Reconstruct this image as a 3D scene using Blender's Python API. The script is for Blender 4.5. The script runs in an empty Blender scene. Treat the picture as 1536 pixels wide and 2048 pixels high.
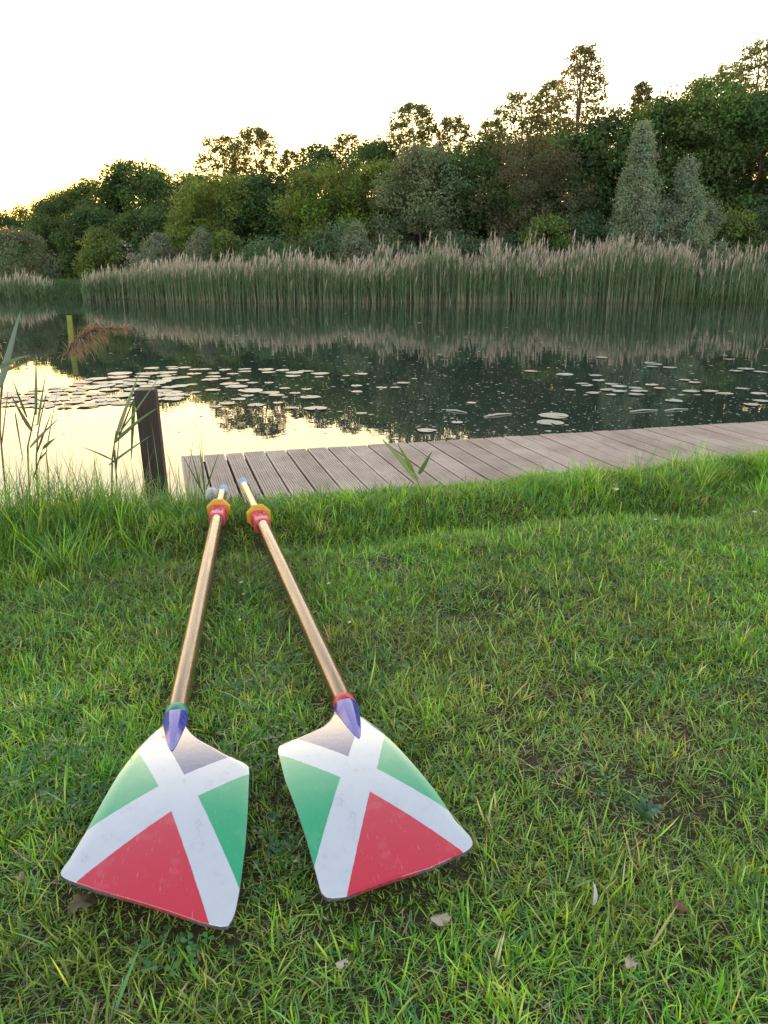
import bpy, bmesh, math, random
import numpy as np
from mathutils import Vector, Matrix, Quaternion
from math import radians as R, sin, cos, pi

rng = np.random.default_rng(7)
random.seed(7)
S = bpy.context.scene
C = S.collection
EX = 1.0                                   # camera height above the lawn
PITCH, F = R(17.15), 1540.0                # pitch and focal length in pixels of a 1536x2048 frame

# ------------------------------------------------------------------ where things stand
def ray(px, py):
    u, v = (px - 768) / F, -(py - 1024) / F
    return np.array([u, cos(PITCH) + v * sin(PITCH), -sin(PITCH) + v * cos(PITCH)])
def on_plane(px, py, z):                   # the point of a level plane seen at a pixel
    d = ray(px, py); return np.array([0, 0, EX]) + d * (z - EX) / d[2]
def at(px, py, Y):                         # the point at distance Y seen at a pixel
    d = ray(px, py); return np.array([0, 0, EX]) + d * Y / d[1]

# ------------------------------------------------------------------ helpers
def tag(o, label=None, cat=None, group=None, kind=None):
    if label: o['label'] = label
    if cat: o['category'] = cat
    if group: o['group'] = group
    if kind: o['kind'] = kind
    return o
def empty(name, loc=(0, 0, 0), rot=(0, 0, 0)):
    o = bpy.data.objects.new(name, None); C.objects.link(o)
    o.empty_display_size = .1; o.location = loc; o.rotation_euler = rot
    return o
def link(name, me, mats, parent=None):
    o = bpy.data.objects.new(name, me); C.objects.link(o)
    for m in (mats if isinstance(mats, (list, tuple)) else [mats]):
        if m and len(me.materials) < 8: me.materials.append(m)
    if parent: o.parent = parent
    return o
def np_mesh(name, V, loops, starts, col=None, smooth=True, matidx=None, vec=None):
    me = bpy.data.meshes.new(name)
    V = np.ascontiguousarray(V, dtype=np.float32).reshape(-1, 3)
    me.vertices.add(len(V)); me.vertices.foreach_set('co', V.ravel())
    me.loops.add(len(loops)); me.loops.foreach_set('vertex_index', np.asarray(loops, np.int32))
    me.polygons.add(len(starts)); me.polygons.foreach_set('loop_start', np.asarray(starts, np.int32))
    if matidx is not None: me.polygons.foreach_set('material_index', np.asarray(matidx, np.int32))
    me.update(calc_edges=True)
    me.polygons.foreach_set('use_smooth', np.full(len(starts), smooth, dtype=bool))
    if col is not None:
        a = me.color_attributes.new('tint', 'FLOAT_COLOR', 'POINT')
        c = np.ones((len(V), 4), np.float32); c[:, :3] = col
        a.data.foreach_set('color', c.ravel())
    if vec is not None:
        a = me.attributes.new('flat', 'FLOAT_VECTOR', 'POINT')
        a.data.foreach_set('vector', np.ascontiguousarray(vec, np.float32).ravel())
    return me
def bm_obj(name, bm, mats, parent=None, smooth=False):
    me = bpy.data.meshes.new(name); bm.normal_update(); bm.to_mesh(me); bm.free()
    if smooth:
        for p in me.polygons: p.use_smooth = True
    return link(name, me, mats, parent)

_lat = np.random.default_rng(3).random((256, 256))
def vnoise(x, y):
    x = np.asarray(x, float); y = np.asarray(y, float)
    xi, yi = np.floor(x).astype(int), np.floor(y).astype(int)
    fx, fy = x - xi, y - yi
    fx, fy = fx * fx * (3 - 2 * fx), fy * fy * (3 - 2 * fy)
    g = lambda a, b: _lat[a % 256, b % 256]
    return (g(xi, yi) * (1 - fx) + g(xi + 1, yi) * fx) * (1 - fy) + (g(xi, yi + 1) * (1 - fx) + g(xi + 1, yi + 1) * fx) * fy
def fbm(x, y, n=3):
    s = 0; a = 1; t = 0
    for k in range(n):
        s = s + a * vnoise(x * 2 ** k + 17 * k, y * 2 ** k + 31 * k); t += a; a *= .5
    return s / t
def sstep(a, b, x):
    q = np.clip((x - a) / (b - a), 0, 1); return q * q * (3 - 2 * q)

def blades(P, L, W, az, lean, bend, tw, seg=3, belly=.5):
    """many leaf blades at once: tapering strips that start at P and curve over"""
    n = len(P); k = seg
    V = np.zeros((n, 2 * k + 1, 3))
    h = np.stack([np.cos(az), np.sin(az), np.zeros(n)], 1)
    side = np.stack([-np.sin(az + tw), np.cos(az + tw), np.zeros(n)], 1)
    p = P.copy()
    for i in range(k + 1):
        s = i / k
        th = lean + bend * s
        w = W * (1 - s) ** .6 * (1 - belly * (1 - s) ** 3) if i < k else 0
        if i < k:
            V[:, 2 * i] = p - side * (w / 2)[:, None]
            V[:, 2 * i + 1] = p + side * (w / 2)[:, None]
        else:
            V[:, 2 * k] = p
        thm = lean + bend * (s + .5 / k)
        p = p + (h * np.sin(thm)[:, None] + np.array([0, 0, 1.0]) * np.cos(thm)[:, None]) * (L / k)[:, None]
    base = (np.arange(n) * (2 * k + 1))[:, None]
    pat = []
    for i in range(k - 1): pat += [2 * i, 2 * i + 1, 2 * i + 3, 2 * i + 2]
    pat += [2 * k - 2, 2 * k - 1, 2 * k]
    lp = (base + np.array(pat)[None, :]).ravel()
    st = (np.arange(n) * len(pat))[:, None] + np.concatenate([np.arange(k) * 4])[None, :]
    return V.reshape(-1, 3), lp, st.ravel(), 2 * k + 1
class Bag:                                 # gathers several np pieces into one mesh
    def __init__(s): s.V = []; s.l = []; s.s = []; s.c = []; s.nv = 0; s.nl = 0
    def add(s, V, lp, st, col):
        s.V.append(V); s.l.append(lp + s.nv); s.s.append(st + s.nl); s.c.append(np.broadcast_to(col, (len(V), 3)))
        s.nv += len(V); s.nl += len(lp)
    def blades(s, P, L, W, az, lean, bend, tw, col, seg=3, belly=.5):
        V, lp, st, m = blades(P, L, W, az, lean, bend, tw, seg, belly)
        s.add(V, lp, st, np.repeat(col, m, axis=0))
    def mesh(s, name, smooth=True):
        return np_mesh(name, np.concatenate(s.V), np.concatenate(s.l), np.concatenate(s.s), np.concatenate(s.c), smooth)

def tube(bag, pts, rad, col, n=6):
    """tapering round tube through points"""
    pts = np.asarray(pts, float); m = len(pts); rad = np.broadcast_to(rad, (m,))
    V = []
    for i in range(m):
        d = pts[min(i + 1, m - 1)] - pts[max(i - 1, 0)]; d = d / (np.linalg.norm(d) + 1e-9)
        a = np.cross(d, [0, 0, 1.0] if abs(d[2]) < .9 else [1.0, 0, 0]); a /= np.linalg.norm(a); b = np.cross(d, a)
        for j in range(n):
            q = 2 * pi * j / n; V.append(pts[i] + rad[i] * (a * cos(q) + b * sin(q)))
    lp = []; st = []
    for i in range(m - 1):
        for j in range(n):
            st.append(len(lp)); lp += [i * n + j, i * n + (j + 1) % n, (i + 1) * n + (j + 1) % n, (i + 1) * n + j]
    st.append(len(lp)); lp += list(range((m - 1) * n, m * n)); st.append(len(lp)); lp += list(range(n))[::-1]
    bag.add(np.array(V), np.array(lp), np.array(st), np.array(col))

# ------------------------------------------------------------------ materials
def newmat(name):
    m = bpy.data.materials.new(name); m.use_nodes = True
    nt = m.node_tree; b = nt.nodes['Principled BSDF']
    return m, nt, b, nt.nodes['Material Output']
def N(nt, t, **kw):
    n = nt.nodes.new(t)
    for k, v in kw.items():
        if k in n.inputs: n.inputs[k].default_value = v
        else: setattr(n, k, v)
    return n
def ramp(nt, src, stops):
    r = N(nt, 'ShaderNodeValToRGB'); nt.links.new(src, r.inputs[0])
    e = r.color_ramp.elements
    while len(e) < len(stops): e.new(.5)
    for q, (p, c) in zip(e, stops): q.position = p; q.color = (*c, 1)
    return r.outputs[0]
def leafmat(name, trans=.35, rough=.5, spec=.35, tgain=(1.5, 1.35, .7)):
    m, nt, b, out = newmat(name)
    a = N(nt, 'ShaderNodeAttribute', attribute_name='tint')
    nt.links.new(a.outputs['Color'], b.inputs['Base Color'])
    b.inputs['Roughness'].default_value = rough; b.inputs['Specular IOR Level'].default_value = spec
    t = N(nt, 'ShaderNodeBsdfTranslucent'); g = N(nt, 'ShaderNodeMix', data_type='RGBA', blend_type='MULTIPLY')
    g.inputs[0].default_value = 1; g.inputs[7].default_value = (*tgain, 1)
    nt.links.new(a.outputs['Color'], g.inputs[6]); nt.links.new(g.outputs[2], t.inputs[0])
    x = N(nt, 'ShaderNodeMixShader'); x.inputs[0].default_value = trans
    nt.links.new(b.outputs[0], x.inputs[1]); nt.links.new(t.outputs[0], x.inputs[2]); nt.links.new(x.outputs[0], out.inputs[0])
    return m
M = {}
M['grass'] = leafmat('grass_blades', .32, .36, .6)
M['leaf'] = leafmat('tree_leaves', .38, .6, .25, (2.2, 1.4, .5))
M['reed'] = leafmat('reed_leaves', .25, .6, .25)
def tintmat(name, rough=.8, spec=.2, bump=None):
    m, nt, b, out = newmat(name)
    a = N(nt, 'ShaderNodeAttribute', attribute_name='tint'); nt.links.new(a.outputs['Color'], b.inputs['Base Color'])
    b.inputs['Roughness'].default_value = rough; b.inputs['Specular IOR Level'].default_value = spec
    return m
M['bark'] = tintmat('bark')
M['speck'] = tintmat('floating_specks', .7)

def ground_mat():
    m, nt, b, out = newmat('soil_and_thatch')
    tc = N(nt, 'ShaderNodeTexCoord')
    n1 = N(nt, 'ShaderNodeTexNoise', Scale=3.0, Detail=6.0, Roughness=.65); nt.links.new(tc.outputs['Object'], n1.inputs['Vector'])
    n2 = N(nt, 'ShaderNodeTexNoise', Scale=90.0, Detail=4.0, Roughness=.7); nt.links.new(tc.outputs['Object'], n2.inputs['Vector'])
    c1 = ramp(nt, n1.outputs[0], [(.35, (.03, .05, .012)), (.5, (.05, .055, .02)), (.65, (.085, .06, .035))])
    c2 = ramp(nt, n2.outputs[0], [(.3, (.016, .013, .008)), (.55, (.06, .045, .024)), (.75, (.20, .155, .085))])
    mx = N(nt, 'ShaderNodeMix', data_type='RGBA'); mx.inputs[0].default_value = .55
    nt.links.new(c1, mx.inputs[6]); nt.links.new(c2, mx.inputs[7])
    sp = N(nt, 'ShaderNodeSeparateXYZ'); nt.links.new(tc.outputs['Object'], sp.inputs[0]); mr = N(nt, 'ShaderNodeMapRange'); mr.inputs[1].default_value = 28; mr.inputs[2].default_value = 34; nt.links.new(sp.outputs[1], mr.inputs[0])
    far = ramp(nt, n1.outputs[0], [(.35, (.035, .07, .02)), (.65, (.06, .10, .03))]); m2 = N(nt, 'ShaderNodeMix', data_type='RGBA'); nt.links.new(mr.outputs[0], m2.inputs[0]); nt.links.new(mx.outputs[2], m2.inputs[6]); nt.links.new(far, m2.inputs[7]); nt.links.new(m2.outputs[2], b.inputs['Base Color'])
    b.inputs['Roughness'].default_value = .95; b.inputs['Specular IOR Level'].default_value = .1
    bp = N(nt, 'ShaderNodeBump', Strength=.6, Distance=.01); nt.links.new(n2.outputs[0], bp.inputs['Height']); nt.links.new(bp.outputs[0], b.inputs['Normal'])
    return m
M['ground'] = ground_mat()
def water_mat():
    m, nt, b, out = newmat('pond_water')
    b.inputs['Base Color'].default_value = (.028, .041, .030, 1); b.inputs['Roughness'].default_value = .015
    b.inputs['IOR'].default_value = 1.333
    tc = N(nt, 'ShaderNodeTexCoord'); mp = N(nt, 'ShaderNodeMapping'); mp.inputs['Scale'].default_value = (1, 1, 1)
    nt.links.new(tc.outputs['Object'], mp.inputs[0])
    n1 = N(nt, 'ShaderNodeTexNoise', Scale=2.2, Detail=3.0, Roughness=.5); nt.links.new(mp.outputs[0], n1.inputs['Vector'])
    bp = N(nt, 'ShaderNodeBump', Strength=.06, Distance=.02); nt.links.new(n1.outputs[0], bp.inputs['Height']); nt.links.new(bp.outputs[0], b.inputs['Normal'])
    return m
M['water'] = water_mat()
def wood_mat(name, c0, c1, c2, sc=(40, 40, 2), rough=.65, bump=.25, spec=.35, blot=None):
    m, nt, b, out = newmat(name)
    tc = N(nt, 'ShaderNodeTexCoord'); mp = N(nt, 'ShaderNodeMapping'); mp.inputs['Scale'].default_value = sc
    nt.links.new(tc.outputs['Object'], mp.inputs[0])
    n1 = N(nt, 'ShaderNodeTexNoise', Scale=1.0, Detail=6.0, Roughness=.65); nt.links.new(mp.outputs[0], n1.inputs['Vector'])
    c = ramp(nt, n1.outputs[0], [(.3, c0), (.5, c1), (.72, c2)])
    if blot:
        n2 = N(nt, 'ShaderNodeTexNoise', Scale=blot[0], Detail=5.0, Roughness=.7); nt.links.new(tc.outputs['Object'], n2.inputs['Vector'])
        f = ramp(nt, n2.outputs[0], [(.42, (0, 0, 0)), (.7, (1, 1, 1))])
        mx = N(nt, 'ShaderNodeMix', data_type='RGBA'); nt.links.new(f, mx.inputs[0]); nt.links.new(c, mx.inputs[6]); mx.inputs[7].default_value = (*blot[1], 1); c = mx.outputs[2]
    nt.links.new(c, b.inputs['Base Color']); b.inputs['Roughness'].default_value = rough; b.inputs['Specular IOR Level'].default_value = spec
    bp = N(nt, 'ShaderNodeBump', Strength=bump, Distance=.004); nt.links.new(n1.outputs[0], bp.inputs['Height']); nt.links.new(bp.outputs[0], b.inputs['Normal'])
    return m
M['deck'] = wood_mat('weathered_decking', (.19, .135, .11), (.30, .225, .19), (.41, .325, .285), (60, 2.5, 20), .55, .2, .4, (2.5, (.45, .37, .33)))
nt = M['deck'].node_tree; ta = N(nt, 'ShaderNodeAttribute', attribute_name='tint'); bs = nt.nodes['Principled BSDF']; old = bs.inputs['Base Color'].links[0].from_socket
mm = N(nt, 'ShaderNodeMix', data_type='RGBA', blend_type='MULTIPLY'); mm.inputs[0].default_value = 1; nt.links.new(old, mm.inputs[6]); nt.links.new(ta.outputs['Color'], mm.inputs[7]); nt.links.new(mm.outputs[2], bs.inputs['Base Color'])
M['beam'] = wood_mat('deck_beam', (.06, .045, .035), (.1, .075, .06), (.14, .11, .09), (3, 30, 30), .8)
M['post'] = wood_mat('dark_post_wood', (.018, .011, .008), (.034, .021, .016), (.058, .038, .03), (50, 50, 2.5), .6, .5, .4)
def flatmat(name, c, rough=.4, metal=0, spec=.5, coat=0, noise=None, bump=0):
    m, nt, b, out = newmat(name)
    b.inputs['Base Color'].default_value = (*c, 1); b.inputs['Roughness'].default_value = rough; b.inputs['Metallic'].default_value = metal
    b.inputs['Specular IOR Level'].default_value = spec; b.inputs['Coat Weight'].default_value = coat
    b.inputs['Coat Roughness'].default_value = .12
    if noise:
        tc = N(nt, 'ShaderNodeTexCoord'); n = N(nt, 'ShaderNodeTexNoise', Scale=noise[0], Detail=5.0, Roughness=.7)
        nt.links.new(tc.outputs['Object'], n.inputs['Vector'])
        nt.links.new(ramp(nt, n.outputs[0], [(.3, c), (.7, noise[1])]), b.inputs['Base Color'])
        nt.links.new(ramp(nt, n.outputs[0], [(.3, (rough,) * 3), (.7, (min(1, rough + .2),) * 3)]), b.inputs['Roughness'])
        if bump:
            bp = N(nt, 'ShaderNodeBump', Strength=bump, Distance=.003); nt.links.new(n.outputs[0], bp.inputs['Height']); nt.links.new(bp.outputs[0], b.inputs['Normal'])
    return m
M['band_green'] = flatmat('green_band', (.02, .22, .13), .35)
M['band_red'] = flatmat('red_band', (.45, .03, .025), .35)
M['blue'] = flatmat('blue_paint', (.016, .018, .27), .2, 0, .4, .5, (60, (.024, .028, .34)), .03)
M['sleeve'] = flatmat('pink_red_plastic', (.58, .04, .085), .32, 0, .5, .2, (30, (.50, .045, .085)))
M['button'] = flatmat('orange_yellow_plastic', (.62, .31, .014), .38, 0, .5, .1, (40, (.52, .25, .012)))
M['cap'] = flatmat('pale_blue_grip', (.22, .33, .50), .6, 0, .3, 0, (80, (.30, .40, .55)), .3)
M['edge_red'] = flatmat('shaded_red_edge', (.15, .006, .014), .45, 0, .4, 0, (120, (.24, .05, .05)))  # shade of the tip lip put into a darker red, with paler flecks
M['edge'] = flatmat('dark_edge', (.03, .02, .03), .5, 0, .4, 0, (120, (.12, .10, .12)))  # near-black with paler flecks, for the blade's rim and underside
M['yellow_post'] = flatmat('yellow_green_post', (.24, .27, .03), .6, 0, .3, 0, (9, (.12, .145, .03)))
M['pad'] = tintmat('lily_pad', .38, .6)
def shaft_mat():
    m, nt, b, out = newmat('bronze_varnished_shaft')
    tc = N(nt, 'ShaderNodeTexCoord'); mp = N(nt, 'ShaderNodeMapping'); mp.inputs['Scale'].default_value = (90, 90, 5)
    nt.links.new(tc.outputs['Object'], mp.inputs[0])
    n1 = N(nt, 'ShaderNodeTexNoise', Scale=1.0, Detail=7.0, Roughness=.7); nt.links.new(mp.outputs[0], n1.inputs['Vector'])
    nt.links.new(ramp(nt, n1.outputs[0], [(.3, (.14, .10, .066)), (.55, (.26, .19, .13)), (.75, (.37, .28, .20))]), b.inputs['Base Color'])
    n2 = N(nt, 'ShaderNodeTexNoise', Scale=120.0, Detail=4.0, Roughness=.7); nt.links.new(tc.outputs['Object'], n2.inputs['Vector'])
    nt.links.new(ramp(nt, n2.outputs[0], [(.3, (.17,) * 3), (.7, (.30,) * 3)]), b.inputs['Roughness'])
    b.inputs['Metallic'].default_value = .85; b.inputs['Coat Weight'].default_value = .25; b.inputs['Coat Roughness'].default_value = .2
    bp = N(nt, 'ShaderNodeBump', Strength=.12, Distance=.002); nt.links.new(n2.outputs[0], bp.inputs['Height']); nt.links.new(bp.outputs[0], b.inputs['Normal'])
    return m
M['shaft'] = shaft_mat()
def blade_mat(name, pat):
    """white diagonal cross between one blue, two green and one red field; pat = apex and two rim points of each field"""
    m, nt, b, out = newmat(name)
    at_ = N(nt, 'ShaderNodeAttribute', attribute_name='flat')
    nz = N(nt, 'ShaderNodeTexNoise', Scale=70.0, Detail=3.0); nt.links.new(at_.outputs['Vector'], nz.inputs['Vector'])
    sub = N(nt, 'ShaderNodeVectorMath', operation='SUBTRACT'); nt.links.new(nz.outputs['Color'], sub.inputs[0]); sub.inputs[1].default_value = (.5, .5, .5)
    ma = N(nt, 'ShaderNodeVectorMath', operation='MULTIPLY_ADD'); nt.links.new(sub.outputs[0], ma.inputs[0]); ma.inputs[1].default_value = (.0022,) * 3
    nt.links.new(at_.outputs['Vector'], ma.inputs[2]); pos = ma.outputs[0]
    def half(p, q, inside):
        d = np.array(q) - p; n = np.array([-d[1], d[0]]); n /= np.linalg.norm(n)
        if n @ (np.array(inside) - p) < 0: n = -n
        dt = N(nt, 'ShaderNodeVectorMath', operation='DOT_PRODUCT'); nt.links.new(pos, dt.inputs[0]); dt.inputs[1].default_value = (n[0], n[1], 0)
        s = N(nt, 'ShaderNodeMath', operation='SUBTRACT'); nt.links.new(dt.outputs['Value'], s.inputs[0]); s.inputs[1].default_value = float(n @ np.array(p))
        return s.outputs[0]
    wn = N(nt, 'ShaderNodeTexNoise', Scale=26.0, Detail=8.0, Roughness=.75); nt.links.new(at_.outputs['Vector'], wn.inputs['Vector'])
    white = ramp(nt, wn.outputs[0], [(.26, (.24, .24, .24)), (.42, (.44, .44, .45)), (.8, (.48, .48, .49))])
    col = white
    for k, c in enumerate([(.014, .016, .12), (.004, .27, .085), (.004, .27, .085), (.47, .004, .008)]):
        A, P1, P2 = [np.array(q) for q in pat[3 * k:3 * k + 3]]
        mid = (P1 + P2) / 2
        mn = N(nt, 'ShaderNodeMath', operation='MINIMUM'); nt.links.new(half(A, P1, mid), mn.inputs[0]); nt.links.new(half(A, P2, mid), mn.inputs[1])
        f = N(nt, 'ShaderNodeMapRange'); f.inputs[1].default_value = -.0006; f.inputs[2].default_value = .0006; nt.links.new(mn.outputs[0], f.inputs[0])
        mx = N(nt, 'ShaderNodeMix', data_type='RGBA'); nt.links.new(f.outputs[0], mx.inputs[0]); nt.links.new(col, mx.inputs[6]); mx.inputs[7].default_value = (*c, 1)
        col = mx.outputs[2]
    # small chips and scuffs
    ch = N(nt, 'ShaderNodeTexNoise', Scale=95.0, Detail=6.0, Roughness=.8); nt.links.new(at_.outputs['Vector'], ch.inputs['Vector'])
    cf = ramp(nt, ch.outputs[0], [(.665, (0, 0, 0)), (.69, (1, 1, 1))])
    mx = N(nt, 'ShaderNodeMix', data_type='RGBA'); nt.links.new(cf, mx.inputs[0]); nt.links.new(col, mx.inputs[6]); mx.inputs[7].default_value = (.45, .40, .40, 1)
    st_ = N(nt, 'ShaderNodeTexNoise', Scale=13.0, Detail=7.0, Roughness=.6); nt.links.new(at_.outputs['Vector'], st_.inputs['Vector'])
    sf0 = ramp(nt, st_.outputs[0], [(.57, (0, 0, 0)), (.61, (.05, .05, .05))])
    m0 = N(nt, 'ShaderNodeMix', data_type='RGBA'); nt.links.new(sf0, m0.inputs[0]); nt.links.new(mx.outputs[2], m0.inputs[6]); m0.inputs[7].default_value = (.50, .42, .40, 1); mx = m0
    # fine scratches
    sm = N(nt, 'ShaderNodeMapping'); sm.inputs['Scale'].default_value = (30, 260, 1); sm.inputs['Rotation'].default_value = (0, 0, .7); nt.links.new(at_.outputs['Vector'], sm.inputs[0])
    sn = N(nt, 'ShaderNodeTexNoise', Scale=1.0, Detail=4.0, Roughness=.7); nt.links.new(sm.outputs[0], sn.inputs['Vector'])
    sf = ramp(nt, sn.outputs[0], [(.62, (0, 0, 0)), (.72, (.5, .5, .5))])
    m2 = N(nt, 'ShaderNodeMix', data_type='RGBA'); nt.links.new(sf, m2.inputs[0]); nt.links.new(mx.outputs[2], m2.inputs[6]); m2.inputs[7].default_value = (.38, .36, .35, 1)
    nt.links.new(m2.outputs[2], b.inputs['Base Color'])
    nt.links.new(ramp(nt, wn.outputs[0], [(.3, (.10,) * 3), (.7, (.22,) * 3)]), b.inputs['Roughness'])
    b.inputs['Specular IOR Level'].default_value = .25; b.inputs['Coat Weight'].default_value = 1; b.inputs['Coat Roughness'].default_value = .06; b.inputs['Coat IOR'].default_value = 1.68
    bn = N(nt, 'ShaderNodeTexNoise', Scale=30.0, Detail=6.0, Roughness=.6); nt.links.new(at_.outputs['Vector'], bn.inputs['Vector'])
    bm_ = N(nt, 'ShaderNodeMapping'); bm_.inputs['Scale'].default_value = (7, 150, 1); nt.links.new(at_.outputs['Vector'], bm_.inputs[0])
    bt = N(nt, 'ShaderNodeTexNoise', Scale=1.0, Detail=3.0); nt.links.new(bm_.outputs[0], bt.inputs['Vector'])
    b0 = N(nt, 'ShaderNodeBump', Strength=.10, Distance=.002); nt.links.new(bt.outputs[0], b0.inputs['Height'])
    bp = N(nt, 'ShaderNodeBump', Strength=.10, Distance=.01); nt.links.new(b0.outputs[0], bp.inputs['Normal']); nt.links.new(bn.outputs[0], bp.inputs['Height']); nt.links.new(bp.outputs[0], b.inputs['Normal'])
    return m

# ------------------------------------------------------------------ terrain
DA = np.array([-1.287, 4.768]); DS = np.array([.962, .273]); DT = np.array([.273, -.962])    # jetty corner and axes
ZW, ZD = -.35, -.10
def st(x, y):
    dx, dy = x - DA[0], y - DA[1]
    return dx * DS[0] + dy * DS[1], dx * DT[0] + dy * DT[1]
def shore(x): return 40 + 6 * sstep(-6, -17, x) + 1.2 * sstep(-17, -30, x) + .5 * (vnoise(x * .35, 3.3) - .5)
def edge_t(s): return 1.60 + .10 * (vnoise(s * 1.1 + 9, .5) - .5) + .06 * (vnoise(s * 4, 7.5) - .5)
def gz(x, y):
    x = np.asarray(x, float); y = np.asarray(y, float)
    s, t = st(x, y)
    lawn = .05 * (fbm(x * 1.1 + 5, y * 1.1) - .5) + .03 * (vnoise(x * 5, y * 5) - .5) * sstep(.2, 1, y)
    tt = t; t = t + .22 * (vnoise(s * 1.9 + 30, 4.2) - .5) + .10 * (vnoise(s * 5.3, 9.1) - .5)
    ridge = .058 * np.exp(-((t - 1.84) / np.where(t > 1.84, .12, .25)) ** 2) - .03 * np.exp(-((t - 2.10) / .09) ** 2) * (.5 + 1.1 * vnoise(s * 1.3 + 4, 2.5))
    t = tt; e = edge_t(s)
    z = lawn * .7 + ridge
    z = z + (-.95 - z) * sstep(e, e - .32, t)
    far = -.5 + .9 * sstep(-.6, 5, y - shore(x)) + .25 * sstep(4, 12, y - shore(x))
    return np.where(y > 20, np.where(y > shore(x) - 1.2, far, -.95), z)
xs = np.concatenate([np.linspace(-400, -7, 40), np.linspace(-6.9, 6.9, 231), np.linspace(7, 400, 40)])
ys = np.concatenate([np.linspace(-60, .1, 14), np.linspace(.15, 6.5, 212), np.linspace(6.7, 37, 16), np.linspace(37.5, 60, 60), np.linspace(62, 600, 16)])
X, Y = np.meshgrid(xs, ys, indexing='ij')
V = np.stack([X, Y, gz(X, Y)], -1).reshape(-1, 3)
a, b = len(xs), len(ys)
i, j = np.meshgrid(np.arange(a - 1), np.arange(b - 1), indexing='ij')
q = np.stack([i * b + j, (i + 1) * b + j, (i + 1) * b + j + 1, i * b + j + 1], -1).reshape(-1, 4)
g = link('ground', np_mesh('ground', V, q.ravel(), np.arange(len(q)) * 4), M['ground']); tag(g, kind='structure')
bm = bmesh.new()
bmesh.ops.create_grid(bm, x_segments=1, y_segments=1, size=1)
for v in bm.verts: v.co = Vector((v.co.x * 380, v.co.y * 30 + 29.5, ZW))
w = bm_obj('pond_water', bm, M['water']); tag(w, kind='structure')

# ------------------------------------------------------------------ the two oars
OAR = {
 'L': dict(A=(-.708, 3.275, .10), B=(-.470, 1.527, .046), m=1,
  pat=[(0.2727,0.0497),(0.0951,-0.0203),(0.2136,0.132),(0.3034,0.0069),(0.1576,-0.0581),(0.4169,-0.1209),(0.3406,0.0819),(0.2717,0.174),(0.5508,0.1649),(0.3775,0.0392),(0.5074,-0.0899),(0.6066,0.1204)],
  smooth=[(0.0183,-0.0206),(0.0443,-0.0264),(0.0948,-0.0416),(0.1599,-0.0589),(0.2501,-0.078),(0.3385,-0.0921),(0.4061,-0.1034),(0.4589,-0.1162),(0.4806,-0.1247),(0.4884,-0.1252),(0.4954,-0.1203),(0.5036,-0.1098),(0.5362,-0.0524)],
  hatch=[(0.0294,0.0245),(0.0635,0.0318),(0.1035,0.048),(0.135,0.0668),(0.1988,0.1224),(0.2368,0.1637),(0.2475,0.1709),(0.27,0.1726),(0.3817,0.1734),(0.4655,0.1717),(0.5457,0.1661),(0.5913,0.16),(0.6108,0.1532),(0.6147,0.1496),(0.6151,0.1384),(0.6066,0.1081)]),
 'R': dict(A=(-.645, 3.396, .10), B=(-.090, 1.572, .046), m=-1,
  pat=[(0.2419,0.054),(0.0868,-0.0159),(0.122,0.1399),(0.3007,0.012),(0.1904,-0.0371),(0.4632,-0.0925),(0.3041,0.0853),(0.173,0.1813),(0.4988,0.1785),(0.3628,0.0438),(0.5369,-0.0686),(0.5603,0.1366)],
  smooth=[(0.0263,-0.0147),(0.0846,-0.0223),(0.1782,-0.0424),(0.2891,-0.0603),(0.3888,-0.0758),(0.4697,-0.0835),(0.5092,-0.0957),(0.5225,-0.0957),(0.5303,-0.0905),(0.5391,-0.074),(0.557,-0.0042)],
  hatch=[(0.0162,0.03),(0.0419,0.0406),(0.0739,0.0581),(0.0971,0.08),(0.1161,0.1275),(0.1298,0.1706),(0.1392,0.1785),(0.1621,0.1821),(0.2671,0.1857),(0.3475,0.1813),(0.4271,0.1787),(0.5048,0.1778),(0.5467,0.1779),(0.5563,0.1744),(0.5624,0.1677),(0.5685,0.1431)]),
}
def zsurf(w, v): return .044 + .24 * w - .36 * w * w - .4 * (v - .02) ** 2
def resample(P, n):
    P = np.array(P); d = np.concatenate([[0], np.cumsum(np.linalg.norm(np.diff(P, axis=0), axis=1))]); d /= d[-1]
    t = np.linspace(0, 1, n); return np.stack([np.interp(t, d, P[:, 0]), np.interp(t, d, P[:, 1])], 1)
def lathe(prof, n, mat, name, parent, flat=None):
    """surface of revolution along local Z; prof = (z, radius)"""
    bm = bmesh.new(); rings = []
    for z, r in prof:
        ring = []
        for k in range(n):
            q = 2 * pi * k / n; rr = r(q) if callable(r) else r
            ring.append(bm.verts.new((rr * cos(q), rr * sin(q), z)))
        rings.append(ring)
    for a_, b_ in zip(rings, rings[1:]):
        for k in range(n): bm.faces.new((a_[k], a_[(k + 1) % n], b_[(k + 1) % n], b_[k]))
    bm.faces.new(rings[0][::-1]); bm.faces.new(rings[-1])
    o = bm_obj(name, bm, mat, parent, True)
    o.data.set_sharp_from_angle(angle=R(40))
    return o
OUTLINES = []
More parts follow.
